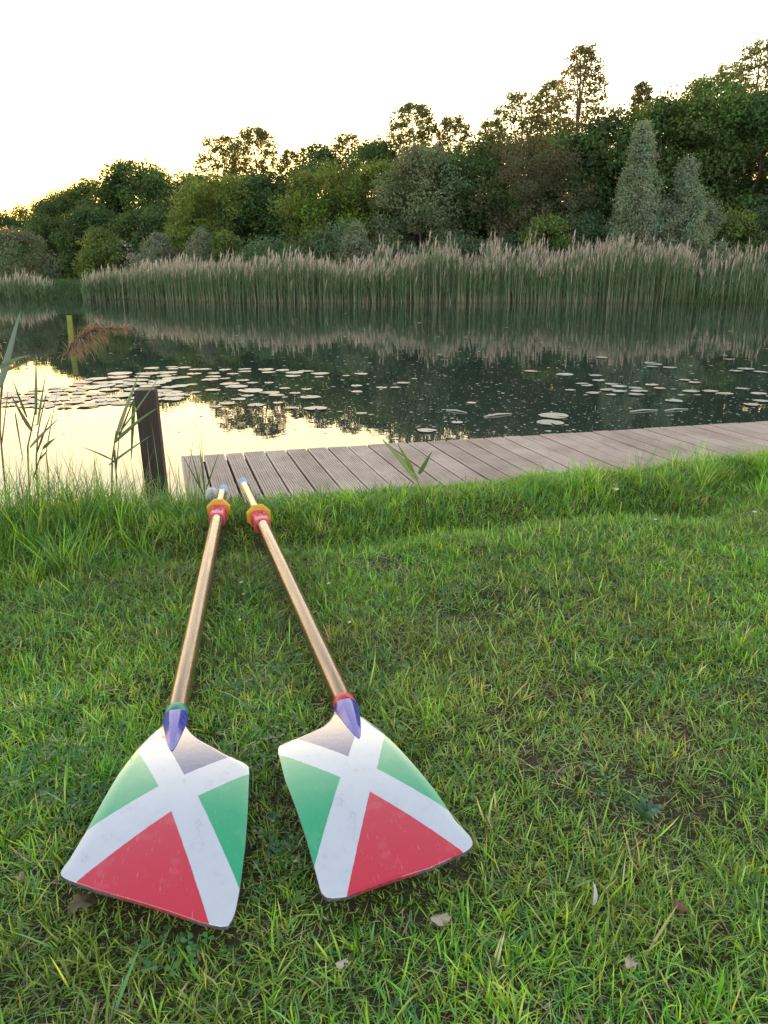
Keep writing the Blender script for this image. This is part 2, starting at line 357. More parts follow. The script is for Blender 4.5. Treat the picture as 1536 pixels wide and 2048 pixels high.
def make_oar(d, label, band, bmat):
    A, B = Vector(d['A']), Vector(d['B'])
    u = Vector((B.x - A.x, B.y - A.y, 0)).normalized(); nv = Vector((-u.y, u.x, 0)) * d['m']
    root = empty('rowing_oar', (B.x, B.y, 0)); tag(root, label, 'oar', 'painted oars lying side by side on the lawn')
    inv = Vector((-B.x, -B.y, 0))
    ax = (A - B); Ls = ax.length; rot = ax.to_track_quat('Z', 'Y')
    def place(o): o.rotation_mode = 'QUATERNION'; o.rotation_quaternion = rot; o.location = B + inv; return o
    grip0 = Ls - .075
    colr = {1: 1.43, -1: 1.37}[d['m']]
    place(lathe([(.012, .0235), (.3, .0245), (.8, .0255), (colr - .02, .0255), (colr + .1, .0245), (colr + .14, .0225), (grip0 - .25, .0205), (grip0, .0195)], 28, M['shaft'], 'shaft', root))
    place(lathe([(-.006, .0248), (-.004, .0256), (.016, .0256), (.018, .0248)], 28, M[band], 'ring_band', root))
    place(lathe([(grip0 - .004, .0195), (grip0, .0205), (grip0 + .06, .0205), (grip0 + .072, .018), (grip0 + .076, .010)], 24, M['cap'], 'grip_cap', root))
    # D-shaped sleeve and the octagonal button pressed on to it
    upl = rot.inverted() @ Vector((0, 0, 1)); qa = math.atan2(upl.y, upl.x)
    def sec(k):
        def f(q):
            c_, s_ = cos(q - qa), sin(q - qa)
            return .94 * k / ((abs(c_) / (.0305 if c_ > 0 else .034)) ** 3.6 + (abs(s_) / (.0335 - .0025 * c_)) ** 3.6) ** (1 / 3.6)
        return f
    place(lathe([(colr - .088, sec(.90)), (colr - .086, sec(1.0)), (colr - .052, sec(1.0)), (colr - .050, sec(.93)), (colr - .006, sec(.93)), (colr - .004, sec(1.02)), (colr + .014, sec(1.02)), (colr + .044, sec(.97)), (colr + .048, sec(.84))], 72, M['sleeve'], 'sleeve', root))
    oct_ = lambda s: (lambda q: min(.0535, .0465 / max(.2, cos(((q + pi / 8) % (pi / 4)) - pi / 8))) * s)
    o = place(lathe([(colr + .014, oct_(.93)), (colr + .018, oct_(1)), (colr + .034, oct_(1)), (colr + .038, oct_(.93))], 96, M['button'], 'button', root))
    for k in range(2):                      # raised ribs on the sleeve
        bm = bmesh.new(); bmesh.ops.create_cube(bm, size=1)
        for v in bm.verts: v.co = Vector((v.co.x * .007, v.co.y * .007, v.co.z * .043))
        bmesh.ops.bevel(bm, geom=bm.edges[:], offset=.0012, segments=2, affect='EDGES')
        r_ = bm_obj('sleeve_rib', bm, M['sleeve'], root, True)
        place(r_)
        up = rot.inverted() @ Vector((0, 0, 1)); sd = up.cross(Vector((0, 0, 1)))
        r_.location = B + inv + rot @ (Vector((0, 0, colr - .028)) + up * .0285 + sd * (.014 * (2 * k - 1)))
    # blade: ruled grid between its two long sides, arched, 8 mm thick
    nr, nc = 64, 26
    Lf, Rt = resample(d['smooth'], nr), resample(d['hatch'], nr)
    uv = Lf[:, None] + (Rt - Lf)[:, None] * np.linspace(0, 1, nc)[None, :, None]
    OUTLINES.append((np.concatenate([Lf, Rt[::-1]]), B, u, nv))
    zt = zsurf(uv[..., 0], uv[..., 1])
    # rounded rim
    di, dj = np.meshgrid(np.arange(nr), np.arange(nc), indexing='ij')
    rim = (dj == 0) | (dj == nc - 1) | (di == nr - 1)
    zt = zt - rim * .0015
    ww = lambda zz: np.stack([uv[..., 0] * u.x + uv[..., 1] * nv.x, uv[..., 0] * u.y + uv[..., 1] * nv.y, zz], -1).reshape(-1, 3)
    V = np.concatenate([ww(zt), ww(zt - .008 + rim * .002)]); n0 = nr * nc
    i, j = np.meshgrid(np.arange(nr - 1), np.arange(nc - 1), indexing='ij')
    q = np.stack([i * nc + j, (i + 1) * nc + j, (i + 1) * nc + j + 1, i * nc + j + 1], -1).reshape(-1, 4)
    if d['m'] < 0: q = q[:, ::-1]
    loop = [k * nc for k in range(nr)] + [(nr - 1) * nc + k for k in range(1, nc)] + [k * nc + nc - 1 for k in range(nr - 2, -1, -1)] + [k for k in range(nc - 2, 0, -1)]
    sd = [[loop[(k + 1) % len(loop)], loop[k], loop[k] + n0, loop[(k + 1) % len(loop)] + n0] for k in range(len(loop))]
    if d['m'] < 0: sd = [f[::-1] for f in sd]
    faces = np.concatenate([q, q[:, ::-1] + n0, np.array(sd)])
    fl = np.concatenate([uv.reshape(-1, 2)] * 2); fl = np.concatenate([fl, np.zeros((len(fl), 1))], 1)
    mi = np.concatenate([np.zeros(len(q), int), np.ones(len(q), int), np.array([2 if (nr + nc * .10 < k < nr + nc * .80) else 1 for k in range(len(sd))])])
    me = np_mesh('blade', V, faces.ravel(), np.arange(len(faces)) * 4, None, True, mi, fl)
    me.set_sharp_from_angle(angle=R(50))
    bl = link('blade', me, [bmat, M['edge'], M['edge_red']], root)
    # tapering blue spine down the back of the blade
    ns, nk = 26, 15; Vs = []
    end = np.array([.178, .015])
    for a_ in range(ns):
        s = a_ / (ns - 1); w_, v_ = s * end[0] + .002, s * end[1]
        hw = (.0246 + .016 * min(s, .2)) * (1 - max(0, (s - .12) / .88)) ** .7 + .001; hh = .023 * (1 - s) ** 1.35
        zc = float(zsurf(w_, v_))
        for b_ in range(nk):
            q_ = pi * b_ / (nk - 1)
            yy = -cos(q_) * hw; kb = min(1, s * 5); rise = ((1 - kb) * sin(q_) ** .8 + kb * min(1, (1 - abs(cos(q_))) / .62)) * hh
            zb = float(zsurf(w_, v_ + yy)) - .0025
            p = u * w_ + nv * (v_ + yy); Vs.append((p.x, p.y, zb + rise + .0042 * (1 if 0 < b_ < nk - 1 else 0)))
    fs = []
    for a_ in range(ns - 1):
        for b_ in range(nk - 1):
            f = [a_ * nk + b_, a_ * nk + b_ + 1, (a_ + 1) * nk + b_ + 1, (a_ + 1) * nk + b_]
            fs.append(f if d['m'] < 0 else f[::-1])
    me = np_mesh('spine', np.array(Vs), np.array(fs).ravel(), np.arange(len(fs)) * 4)
    me.set_sharp_from_angle(angle=R(14)); sp = link('spine', me, M['blue'], root)
    # lower half of the neck, under the spine
    place(lathe([(-.06, .008), (-.03, .018), (-.004, .0235), (.004, .0236)], 24, M['blue'], 'neck', root))
    return root
make_oar(OAR['L'], 'left oar with a green band between its bronze shaft and cross painted blade', 'band_green', blade_mat('blade_paint_green_band', OAR['L']['pat']))
make_oar(OAR['R'], 'right oar with a red band between its bronze shaft and cross painted blade', 'band_red', blade_mat('blade_paint_red_band', OAR['R']['pat']))

def inside_poly(px, py, poly):
    ins = np.zeros(len(px), bool); x0, y0 = poly[-1]
    for x1, y1 in poly:
        c = ((y1 > py) != (y0 > py)) & (px < (x0 - x1) * (py - y1) / (y0 - y1 + 1e-12) + x1)
        ins ^= c; x0, y0 = x1, y1
    return ins
def poly_dist(px, py, poly):
    d = np.full(len(px), 9.0); x0, y0 = poly[-1]
    for x1, y1 in poly:
        ex, ey = x1 - x0, y1 - y0; L2 = ex * ex + ey * ey + 1e-12
        t = np.clip(((px - x0) * ex + (py - y0) * ey) / L2, 0, 1)
        d = np.minimum(d, np.hypot(px - x0 - t * ex, py - y0 - t * ey)); x0, y0 = x1, y1
    return d
def oar_clear(x, y):
    """signed distance to the nearest blade outline or shaft (negative under it)"""
    d = np.full(len(x), 9.0)
    for (ol, B, u, nv) in OUTLINES:
        dx, dy = x - B.x, y - B.y
        w_, v_ = dx * u.x + dy * u.y, dx * nv.x + dy * nv.y
        pd = poly_dist(w_, v_, ol); pd = np.where(inside_poly(w_, v_, ol), -pd, pd)
        sh = np.where((w_ < .03) & (w_ > -1.95), np.abs(v_) - .020, 9)
        d = np.minimum(d, np.minimum(pd, sh))
    return d

# ------------------------------------------------------------------ jetty and posts
j = empty('jetty', (DA[0], DA[1], ZD), (0, 0, math.atan2(DS[1], DS[0]))); tag(j, 'low wooden jetty of grooved grey brown boards along the bank', 'jetty')
bag = Bag(); s0 = 0.0; k = 0; rj = np.random.default_rng(4)
while s0 < 9.0:
    wd = .1 if k == 2 else .127; gap = (.014 if k < 3 else .011 if k < 9 else .015)
    ng = 7 if k == 2 else 9
    prof = [(0, -.028), (0, -.002), (.003, 0)]
    pw = (wd - .006) / ng
    for q_ in range(ng):
        x0 = .003 + q_ * pw
        if q_: prof += [(x0 - .0022, 0), (x0 - .0012, -.0035), (x0 + .0012, -.0035), (x0 + .0022, 0)]
    prof += [(wd - .003, 0), (wd, -.002), (wd, -.028)]
    prof = np.array(prof); dz = rj.normal(0, .0012); dt0 = rj.uniform(-.008, .008); n = len(prof); tl = rj.normal(0, .0015)
    Vp = np.concatenate([np.stack([s0 + prof[:, 0] + tl * sgn, np.full(n, yy), prof[:, 1] + dz], 1) for yy, sgn in ((dt0, 0), (-1.95, 1))])
    fc = [[i, i + 1, n + i + 1, n + i][::-1] for i in range(n - 1)]
    lp = np.array(fc).ravel(); stt = np.arange(n - 1) * 4
    stt = np.append(stt, [len(lp), len(lp) + n, len(lp) + 2 * n]); lp = np.concatenate([lp, np.arange(n), n + np.arange(n)[::-1], [0, n - 1, 2 * n - 1, n]])
    bag.add(Vp, lp, stt, np.array((1, .945, .89)) * rj.uniform(.78, 1.04)); s0 += wd + gap; k += 1
link('decking', bag.mesh('decking', False), M['deck'], j)
def box(name, lo, hi, mat, parent, bev=.004):
    bm = bmesh.new(); bmesh.ops.create_cube(bm, size=1)
    for v in bm.verts: v.co = Vector([lo[q] + (v.co[q] + .5) * (hi[q] - lo[q]) for q in range(3)])
    bmesh.ops.bevel(bm, geom=bm.edges[:], offset=bev, segments=2, affect='EDGES')
    return bm_obj(name, bm, mat, parent)
for yy in (-.09, -.7, -1.4): box('beam', (.03, yy - .035, -.175), (9.0, yy + .035, -.0315), M['beam'], j)
for xx in (.12, 2.4, 4.7, 7): box('support_post', (xx - .05, -.19, -.95), (xx + .05, -.128, -.033), M['beam'], j)

def square_post(name, base, top, wdt, mat, label, cat, yaw=0, bev=.006):
    base, top = Vector(base), Vector(top); ax = top - base
    o = box(name, (-wdt / 2, -wdt / 2, 0), (wdt / 2, wdt / 2, ax.length), mat, None, bev)
    o.location = base; o.rotation_mode = 'QUATERNION'
    o.rotation_quaternion = ax.to_track_quat('Z', 'Y') @ Quaternion((0, 0, 1), yaw)
    return tag(o, label, cat)
pb = at(326, 1080, 3.95); pt = at(291, 778, 3.95)
square_post('mooring_post', pb, pt, .104, M['post'], 'dark brown square wooden post standing at the left end of the jetty', 'post', R(8))
pb = at(146, 712, 15.6); pt = at(138, 631, 15.6)
o = square_post('marker_post', pb, pt, .095, M['yellow_post'], 'short yellow green post sticking out of the pond near the left edge', 'post', R(15))

# ------------------------------------------------------------------ lawn grass
PAL = 1.48 * np.array([(.12, .25, .018), (.20, .30, .024), (.05, .15, .014), (.065, .175, .045), (.36, .29, .13), (.15, .11, .05), (.155, .31, .02)])
def palette(n, w, jit=.18):
    c = PAL[rng.choice(len(PAL), n, p=np.array(w) / sum(w))]
    return c * (1 + jit * rng.normal(size=(n, 1))) * (1 + .08 * rng.normal(size=(n, 3)))
def region(n, y0=.3, y1=5.2, marg=1.15):
    n = int(n * 1.36) if marg > 1 else n
    out = []
    tot = 0
    while tot < n:
        y = rng.uniform(y0, y1, n * 2); x = rng.uniform(-3.9, 3.9, n * 2)
        s, t = st(x, y); ok = (np.abs(x) < .477 * y + marg) & (t > edge_t(s) - .05)
        out.append(np.stack([x[ok], y[ok]], 1)); tot += ok.sum()
    return np.concatenate(out)[:n]
def patch(x, y): return fbm(x * 2.3 + 11, y * 2.3 + 3, 3)           # 0..1, low = thin worn turf
def lawn():
    bag = Bag()
    # tufts
    T = region(34000); s, t = st(T[:, 0], T[:, 1])
    pn = patch(T[:, 0], T[:, 1]); keep = rng.random(len(T)) < sstep(.15, .40, pn) * .75 + .3
    T = T[keep]; pn = pn[keep]
    cnt = rng.integers(5, 13, len(T)); idx = np.repeat(np.arange(len(T)), cnt); n = len(idx)
    r = np.abs(rng.normal(0, .014, n)); a = rng.uniform(0, 2 * pi, n)
    x, y = T[idx, 0] + r * np.cos(a), T[idx, 1] + r * np.sin(a)
    tl = rng.gamma(5, .2, len(T))                                    # tuft vigour
    hue = fbm(T[:, 0] * 1.3 + 40, T[:, 1] * 1.3, 3)
    tc = palette(len(T), (4, 2.2, 3, 1.6, .45, .25, 1.5)) * (.38 + 1.25 * hue[:, None]); tc[:, 0] *= .75 + .6 * fbm(T[:, 0] * 3 + 70, T[:, 1] * 3)
    dry = sstep(.50, .68, fbm(T[:, 0] * 1.6 + 90, T[:, 1] * 1.6 + 7))[:, None] * .45; tc = tc * (1 - dry) + dry * np.array((.21, .20, .055)) * (.6 + .8 * rng.random((len(T), 1)))
    L = (.024 + .025 * rng.random(n)) * (.5 + .5 * tl[idx]) * (.75 + .5 * pn[idx]); W = rng.uniform(.0028, .0052, n) * (.8 + .25 * tl[idx])
    az = a + rng.normal(0, .6, n); lean = np.clip(np.abs(rng.normal(.62, .45, n)) + r * 18, .05, 1.5); bend = rng.normal(.85, .8, n)
    col = tc[idx] * np.clip(1 + .36 * rng.normal(size=(n, 1)), .25, 2.1)
    parts = [[x, y, L, W, az, lean, bend, col]]
    # single blades between them
    T = region(120000); n = len(T); x, y = T.T; pn = patch(x, y)
    k = rng.random(n) < sstep(.2, .5, pn) * .85 + .2; x, y, pn = x[k], y[k], pn[k]; n = len(x)
    parts.append([x, y, rng.uniform(.018, .058, n), rng.uniform(.002, .0044, n), rng.uniform(0, 2 * pi, n), np.clip(rng.normal(1.05, .35, n), .1, 1.5), rng.normal(.3, .6, n),
                  palette(n, (4, 2, 3.5, 1.5, 1.0, .6, 1)) * (.4 + 1.2 * fbm(x * 1.3 + 40, y * 1.3)[:, None])])
    # broad, longer coarse blades
    T = region(4200); n = len(T); x, y = T.T
    parts.append([x, y, rng.uniform(.05, .11, n), rng.uniform(.004, .0075, n), rng.uniform(0, 2 * pi, n), np.clip(rng.normal(.95, .35, n), .1, 1.4), rng.normal(.5, .5, n),
                  palette(n, (4, 3, 2, 2.5, .25, .05, 3))])
    # dead straw lying flat
    T = region(85000); n = len(T); x, y = T.T; pn = patch(x, y); k = rng.random(n) < .5 + .9 * sstep(.6, .3, pn); x, y = x[k], y[k]; n = len(x)
    parts.append([x, y, rng.uniform(.02, .07, n), rng.uniform(.0016, .0034, n), rng.uniform(0, 2 * pi, n), rng.normal(1.38, .12, n), rng.normal(.1, .15, n),
                  palette(n, (0, .2, .2, 0, 5, 4, 0), .25)])
    x, y, L, W, az, lean, bend, col = [np.concatenate([p[k] for p in parts]) for k in range(8)]
    d = oar_clear(x, y); keep = d > -.06
    x, y, L, W, az, lean, bend, col, d = [q[keep] for q in (x, y, L, W, az, lean, bend, col, d)]
    near = d < .035; under = d < .004; L = np.where(under, np.minimum(L, .020), L); lean = np.where(under, np.maximum(lean, .8), lean)
    L = np.where(near & ~under & (rng.random(len(L)) > .10), np.minimum(L, .034) * .8, L)
    P = np.stack([x, y, gz(x, y) - .004], 1)
    bag.blades(P, L, W, az, lean, bend, rng.normal(0, .7, len(x)), np.clip(col, .006, .6))
    return bag
g = link('lawn_grass', lawn().mesh('lawn_grass'), M['grass']); tag(g, 'short worn green lawn grass between the camera and the bank', 'grass', kind='stuff')

def bank():
    bag = Bag()
    def strip(n, t0, t1, s0=-3.4, s1=6.0, pw=1.0):
        s = rng.uniform(s0, s1, n); t = t0 + (t1 - t0) * rng.random(n) ** pw
        x = DA[0] + s * DS[0] + t * DT[0]; y = DA[1] + s * DS[1] + t * DT[1]
        return s, t, x, y
    # tussocks of long grass
    m = 5000; s, t, x, y = strip(m, 1.46, 2.30, pw=1.15)
    lush = fbm(s * 1.5 + 3, t * 1.5, 2) + .25 * sstep(2.15, 1.75, t) + .12 * sstep(.4, -.6, s) + .2 * np.exp(-((s - 2.5) / .6) ** 2)
    k = rng.random(m) < sstep(.45, .85, lush); s, t, x, y, lush = s[k], t[k], x[k], y[k], lush[k]
    m = len(s); cnt = rng.integers(8, 18, m); idx = np.repeat(np.arange(m), cnt); n = len(idx)
    r = np.abs(rng.normal(0, .022, n)); a = rng.uniform(0, 2 * pi, n)
    xx, yy = x[idx] + r * np.cos(a), y[idx] + r * np.sin(a)
    H = (.045 + .035 * vnoise(s * 2.3 + 5, t * 2) + .04 * sstep(.3, -.2, s)) * (.55 + .55 * sstep(2.35, 1.95, t)) * (1 - .35 * sstep(1.95, 1.6, t) * sstep(-.1, .5, s)) * (.5 + .75 * lush) * rng.uniform(.6, 1.3, m) * (1 + .45 * sstep(.2, -.4, s) * (t > 1.62))
    tc = palette(m, (4, 2, 4.5, 2.5, .35, .15, 2)) * (.6 + .5 * rng.random((m, 1)))
    L = H[idx] * rng.uniform(.5, 1.35, n); W = rng.uniform(.0028, .0062, n)
    parts = [[xx, yy, L, W, a + rng.normal(0, .5, n), np.clip(np.abs(rng.normal(.32, .3, n)), .02, 1.2), np.abs(rng.normal(.9, .5, n)), tc[idx] * (1 + .15 * rng.normal(size=(n, 1)))]]
    # big arching tussocks that crown the lip on the right
    m = 150; s = np.concatenate([rng.normal(3.0, .42, 85), rng.normal(4.1, .22, 30), rng.normal(1.75, .25, 35)]); t = rng.normal(1.86, .10, m) + .2 * (vnoise(s * 1.9 + 30, np.full(m, 4.2)) - .5)
    x = DA[0] + s * DS[0] + t * DT[0]; y = DA[1] + s * DS[1] + t * DT[1]; idx = np.repeat(np.arange(m), 34); n = len(idx); r = np.abs(rng.normal(0, .03, n)); a = rng.uniform(0, 2 * pi, n)
    tc = palette(m, (4, 5, 1, 2, .15, 0, 5)) * (.9 + .3 * rng.random((m, 1))); hh = rng.uniform(.07, .20, m) * np.where(s < 2.2, .7, 1)
    parts.append([x[idx] + r * np.cos(a), y[idx] + r * np.sin(a), hh[idx] * rng.uniform(.6, 1.2, n), rng.uniform(.0025, .005, n), a + rng.normal(0, .6, n), np.clip(np.abs(rng.normal(.3, .25, n)), .02, 1), np.abs(rng.normal(1.1, .5, n)), tc[idx] * (1 + .15 * rng.normal(size=(n, 1)))])
    # filling
    n = 31000; s, t, x, y = strip(n, 1.44, 2.25)
    parts.append([x, y, rng.uniform(.03, .075, n) * (.8 - .3 * sstep(1.8, 2.2, t)), rng.uniform(.0022, .0045, n), rng.uniform(0, 2 * pi, n), np.clip(np.abs(rng.normal(.4, .35, n)), 0, 1.3), rng.normal(.5, .4, n), palette(n, (4, 2.5, 3, 1.5, .7, .3, 2))])
    # tall thin stalks at the left, against the water
    n = 1700; s = rng.uniform(-1.6, .75, n); s = np.where(rng.random(n) < .8, np.minimum(s, rng.uniform(-1.6, .05, n)), s); t = rng.uniform(1.42, 1.75, n); x = DA[0] + s * DS[0] + t * DT[0]; y = DA[1] + s * DS[1] + t * DT[1]
    parts.append([x, y, rng.uniform(.08, .44, n) * rng.uniform(.6, 1, n) * np.where(s > .1, .3, 1), rng.uniform(.0028, .0055, n), rng.uniform(0, 2 * pi, n), np.abs(rng.normal(.12, .12, n)), np.abs(rng.normal(.35, .3, n)), palette(n, (3, 1, 4, 2, .7, 2, 1)) * .8])
    # loose long blades over the jetty edge on the right
    n = 300; s = rng.uniform(.8, 5.0, n); t = rng.uniform(1.42, 1.7, n); x = DA[0] + s * DS[0] + t * DT[0]; y = DA[1] + s * DS[1] + t * DT[1]
    parts.append([x, y, rng.uniform(.05, .11, n), rng.uniform(.002, .0045, n), rng.uniform(0, 2 * pi, n), np.abs(rng.normal(.25, .2, n)), np.abs(rng.normal(.6, .4, n)), palette(n, (4, 4, 1, 2, .6, .3, 3))])
    x, y, L, W, az, lean, bend, col = [np.concatenate([p[k] for p in parts]) for k in range(8)]
    d = oar_clear(x, y); keep = d > .006; x, y, L, W, az, lean, bend, col, d = [q[keep] for q in (x, y, L, W, az, lean, bend, col, d)]
    L = np.where((d < .05), np.minimum(L, .07), L)
    P = np.stack([x, y, np.maximum(gz(x, y), -.14) - .004], 1)
    bag.blades(P, L, W, az, lean, bend, rng.normal(0, .6, len(x)), np.clip(col, .006, .6), seg=4)
    return bag
g = link('bank_grass', bank().mesh('bank_grass'), M['grass']); tag(g, 'longer lush grass along the edge of the bank beside the jetty', 'grass', kind='stuff')

def clover():
    bag = Bag(); cen = region(16, .6, 2.4, .2)
    cen = np.concatenate([cen, [(-.72, 1.46), (-.66, 1.4), (-.75, 1.36), (-.15, 1.12), (-.16, 1.2), (-.3, .93), (-.25, 1.5), (-.3, 1.42), (-.62, 1.28)]])
    n = 42; P = (cen[:, None] + rng.normal(0, .045, (len(cen), n, 2))).reshape(-1, 2)
    P = P[oar_clear(P[:, 0], P[:, 1]) > .01]
    z = gz(P[:, 0], P[:, 1]) + rng.uniform(.016, .036, len(P)); r = rng.uniform(.0045, .0085, len(P)); a0 = rng.uniform(0, 2 * pi, len(P))
    tx, ty = rng.normal(0, .25, (2, len(P)))
    col = np.array([(.05, .14, .025)]) * (1 + .25 * rng.normal(size=(len(P), 1)))
    for k in range(3):
        a = a0 + k * 2 * pi / 3; V = []
        for (rr, da) in ((0, 0), (.75, -.62), (1.25, -.5), (1.45, 0), (1.25, .5), (.75, .62)):
            dx, dy = rr * r * np.cos(a + da), rr * r * np.sin(a + da)
            V.append(np.stack([P[:, 0] + dx, P[:, 1] + dy, z + dx * tx + dy * ty + .0015 * rr], 1))
        V = np.stack(V, 1).reshape(-1, 3); m = len(P)
        bag.add(V, np.arange(m * 6), np.arange(m) * 6, np.repeat(np.clip(col, .008, 1), 6, axis=0))
    return bag
g = link('clover', clover().mesh('clover'), M['grass']); tag(g, 'low dark clover leaves growing through the lawn', 'clover', kind='stuff')

# ------------------------------------------------------------------ trees
KIND = {  # colour, leaf size, clump ratio, base of crown, leaf density, profile
 'dark':   dict(c=(.056, .108, .032), s=.20, rc=.24, b=.02, d=1.0, p='dome'),
 'mid':    dict(c=(.078, .14, .036), s=.18, rc=.24, b=.02, d=1.0, p='dome'),
 'bright': dict(c=(.115, .175, .034), s=.16, rc=.24, b=.03, d=1.0, p='dome'),
 'dull':   dict(c=(.12, .165, .09), s=.14, rc=.22, b=.03, d=1.1, p='dome'),
 'silver': dict(c=(.20, .265, .175), s=.10, rc=.20, b=.0, d=1.3, p='spire'),
 'silver_spike': dict(c=(.18, .245, .165), s=.10, rc=.20, b=.0, d=1.3, p='spike'),
 'airy':   dict(c=(.09, .12, .04), s=.15, rc=.11, b=.12, d=.79, p='egg'),
 'poplar': dict(c=(.12, .125, .045), s=.15, rc=.10, b=.10, d=.799, p='cone'),
 'bare':   dict(c=(.085, .095, .048), s=.12, rc=.22, b=.05, d=.55, p='dome'),
 'shrub':  dict(c=(.08, .145, .075), s=.13, rc=.26, b=.0, d=1.2, p='mound'),
 'shrub_bright': dict(c=(.11, .17, .045), s=.13, rc=.26, b=.0, d=1.1, p='mound'),
 'shrub_silver': dict(c=(.17, .22, .14), s=.10, rc=.26, b=.0, d=1.2, p='spire'),
 'shrub_grey': dict(c=(.12, .16, .09), s=.13, rc=.22, b=.0, d=1.1, p='mound'),
 'blossom': dict(c=(.055, .085, .045), s=.13, rc=.22, b=.0, d=1.1, p='mound'),
}
def profile(p, q):
    if p == 'dome': return np.where(q < .45, .82 + .18 * np.sin(q / .45 * pi / 2), np.sqrt(np.clip(1 - ((q - .45) / .57) ** 2, 0.01, 1)))
    if p == 'mound': return np.sqrt(np.clip(1 - (q * .97) ** 2, .02, 1))
    if p == 'cone': return np.clip(1.05 - q, .06, 1) ** .75 * np.clip(q * 5 + .4, 0, 1)
    if p == 'spire': return np.interp(q, [0, .2, .4, .55, .7, .82, .93, 1], [.95, 1, .84, .66, .60, .42, .34, .12])
    if p == 'spike': return np.interp(q, [0, .25, .45, .58, .68, .8, .93, 1], [.9, 1, .98, .82, .50, .30, .22, .1])
    return np.where(q < .70, .75 + .25 * np.sin(q / .7 * pi / 2), np.sqrt(np.clip(1 - ((q - .70) / .32) ** 2, .03, 1)))
def make_tree(name, px, top, hw, D, kind, label, group=None, cat=None):
    K = KIND[kind]; r_ = np.random.default_rng(int(px * 7 + top * 13 + D * 101) % 99991)
    tp = at(px, top, D); x0, y0 = tp[0], D; z0 = float(gz(np.array([x0]), np.array([y0]))[0]) - .1
    h = tp[2] - z0; rad = hw * D / F * 1.16
    root = empty(name, (x0, y0, z0)); tag(root, label, cat or ('shrub' if 'shrub' in name else 'tree'), group)
    zb = K['b'] * h
    rc0 = max(K['rc'] * min(rad, 3.2), .16)
    area = 2 * pi * rad * (h - zb) * .75
    nc = int(np.clip((1.6 if K['p'] in ('spire', 'spike') else 1.25 if K['d'] < .8 else 1) * area / (rc0 * rc0 * 1.5) if False else (1.6 if K['p'] in ('spire', 'spike') else 1) * area / (rc0 * rc0 * 1.5) * (K['d'] if K['d'] < 1 else 1), 14, 900))
    # clump centres
    q = r_.random(nc) ** 1.05 if K['p'] not in ('spire', 'spike') else r_.random(nc) ** 1.1
    ang = r_.uniform(0, 2 * pi, nc)
    lump = 1 + (.6 if K['p'] in ('spire', 'spike') else .25) * (vnoise(ang * 1.4 + px, q * (8 if K['p'] in ('spire', 'spike') else 5) + top) - .5) * 2
    rr = rad * profile(K['p'], q) * lump * np.sqrt(r_.uniform(.35 if K['d'] > .8 else .08, 1.0, nc)) * (1 - .45 * K['rc'])
    cz = zb + (h - zb) * q * (1 - .5 * rc0 / h)
    cx, cy = rr * np.cos(ang), rr * np.sin(ang) * .9
    rc = rc0 * r_.uniform(.6, 1.35, nc)
    if K['p'] in ('cone', 'spire', 'spike'): rc *= np.clip(1.25 - .7 * q, .35, 1.2)
    # spiky leader shoots at the top
    per = np.clip((rc / K['s']) ** 2 * 9.0, 8, 260).astype(int)
    if K['p'] in ('spire', 'spike'): per = (per * 1.9).astype(int)
    if K['d'] < .8: per = (per * .8).astype(int) + 3
    idx = np.repeat(np.arange(nc), per); n = len(idx)
    d = r_.normal(size=(n, 3)); d /= np.linalg.norm(d, axis=1)[:, None]
    d[:, 2] = d[:, 2] * .9 + .22
    rad_ = rc[idx] * r_.uniform(.45, 1.12, n)
    # a few wisps break the round clump edge
    rad_ *= np.where(r_.random(n) < .10, r_.uniform(1.1, 1.5, n), 1)
    Pc = np.stack([cx[idx], cy[idx], cz[idx]], 1) + d * rad_[:, None] * np.array([1, 1, .8])
    Pc[:, 2] = np.maximum(Pc[:, 2], .05)
    if 'silver' in kind:                    # feathery upswept twigs
        up_ = r_.random(n) < .35; Pc[up_] += (d[up_] * np.array([.6, .6, .2]) + np.array([0, 0, .9])) * (rc[idx][up_] * r_.uniform(.3, 1.1, up_.sum()))[:, None]
    nrm = d * .55 + r_.normal(size=(n, 3)) * .55 + np.array([0, 0, .25]); nrm /= np.linalg.norm(nrm, axis=1)[:, None]
    tg = np.cross(nrm, r_.normal(size=(n, 3))); tg /= np.linalg.norm(tg, axis=1)[:, None] + 1e-9; bt = np.cross(nrm, tg)
    s = (K['s'] * r_.uniform(.6, 1.25, n))[:, None]
    V = np.stack([Pc - tg * s * .55, Pc + bt * s * .33 - tg * s * .05, Pc + tg * s * .6, Pc - bt * s * .33 - tg * s * .05], 1).reshape(-1, 3)
    cc = np.array(K['c'])[None] * (1 + (.10 if 'silver' in kind else .20) * r_.normal(size=(nc, 1))) * (1 + .07 * r_.normal(size=(nc, 3)))
    col = cc[idx] * (1 + (.08 if 'silver' in kind else .13) * r_.normal(size=(n, 1)))
    if kind == 'blossom':
        f = (r_.random(nc) < .28)[idx] & (r_.random(n) < .7); col[f] = (.62, .62, .55)
    me = np_mesh('crown', V, np.arange(n * 4), np.arange(n) * 4, np.repeat(np.clip(col, .008, .7), 4, axis=0), False)
    # trunk and limbs
    bag = Bag(); bc = np.array((.075, .058, .042)) * r_.uniform(.7, 1.3); tr = max(.035, .016 * h)
    th = h * (.93 if K['p'] in ('cone', 'egg', 'spire', 'spike') else .7)
    sp = np.array([(.04 * h * (vnoise(k * .9 + px, 1.0) - .5), .04 * h * (vnoise(k * .9, px) - .5), th * k / 7) for k in range(8)]); sp[0, :2] = 0
    tube(bag, sp, tr * np.linspace(1, .18, 8), bc, 7)
    nl = 26 if kind == 'bare' else 14 if K['d'] < .8 else 7
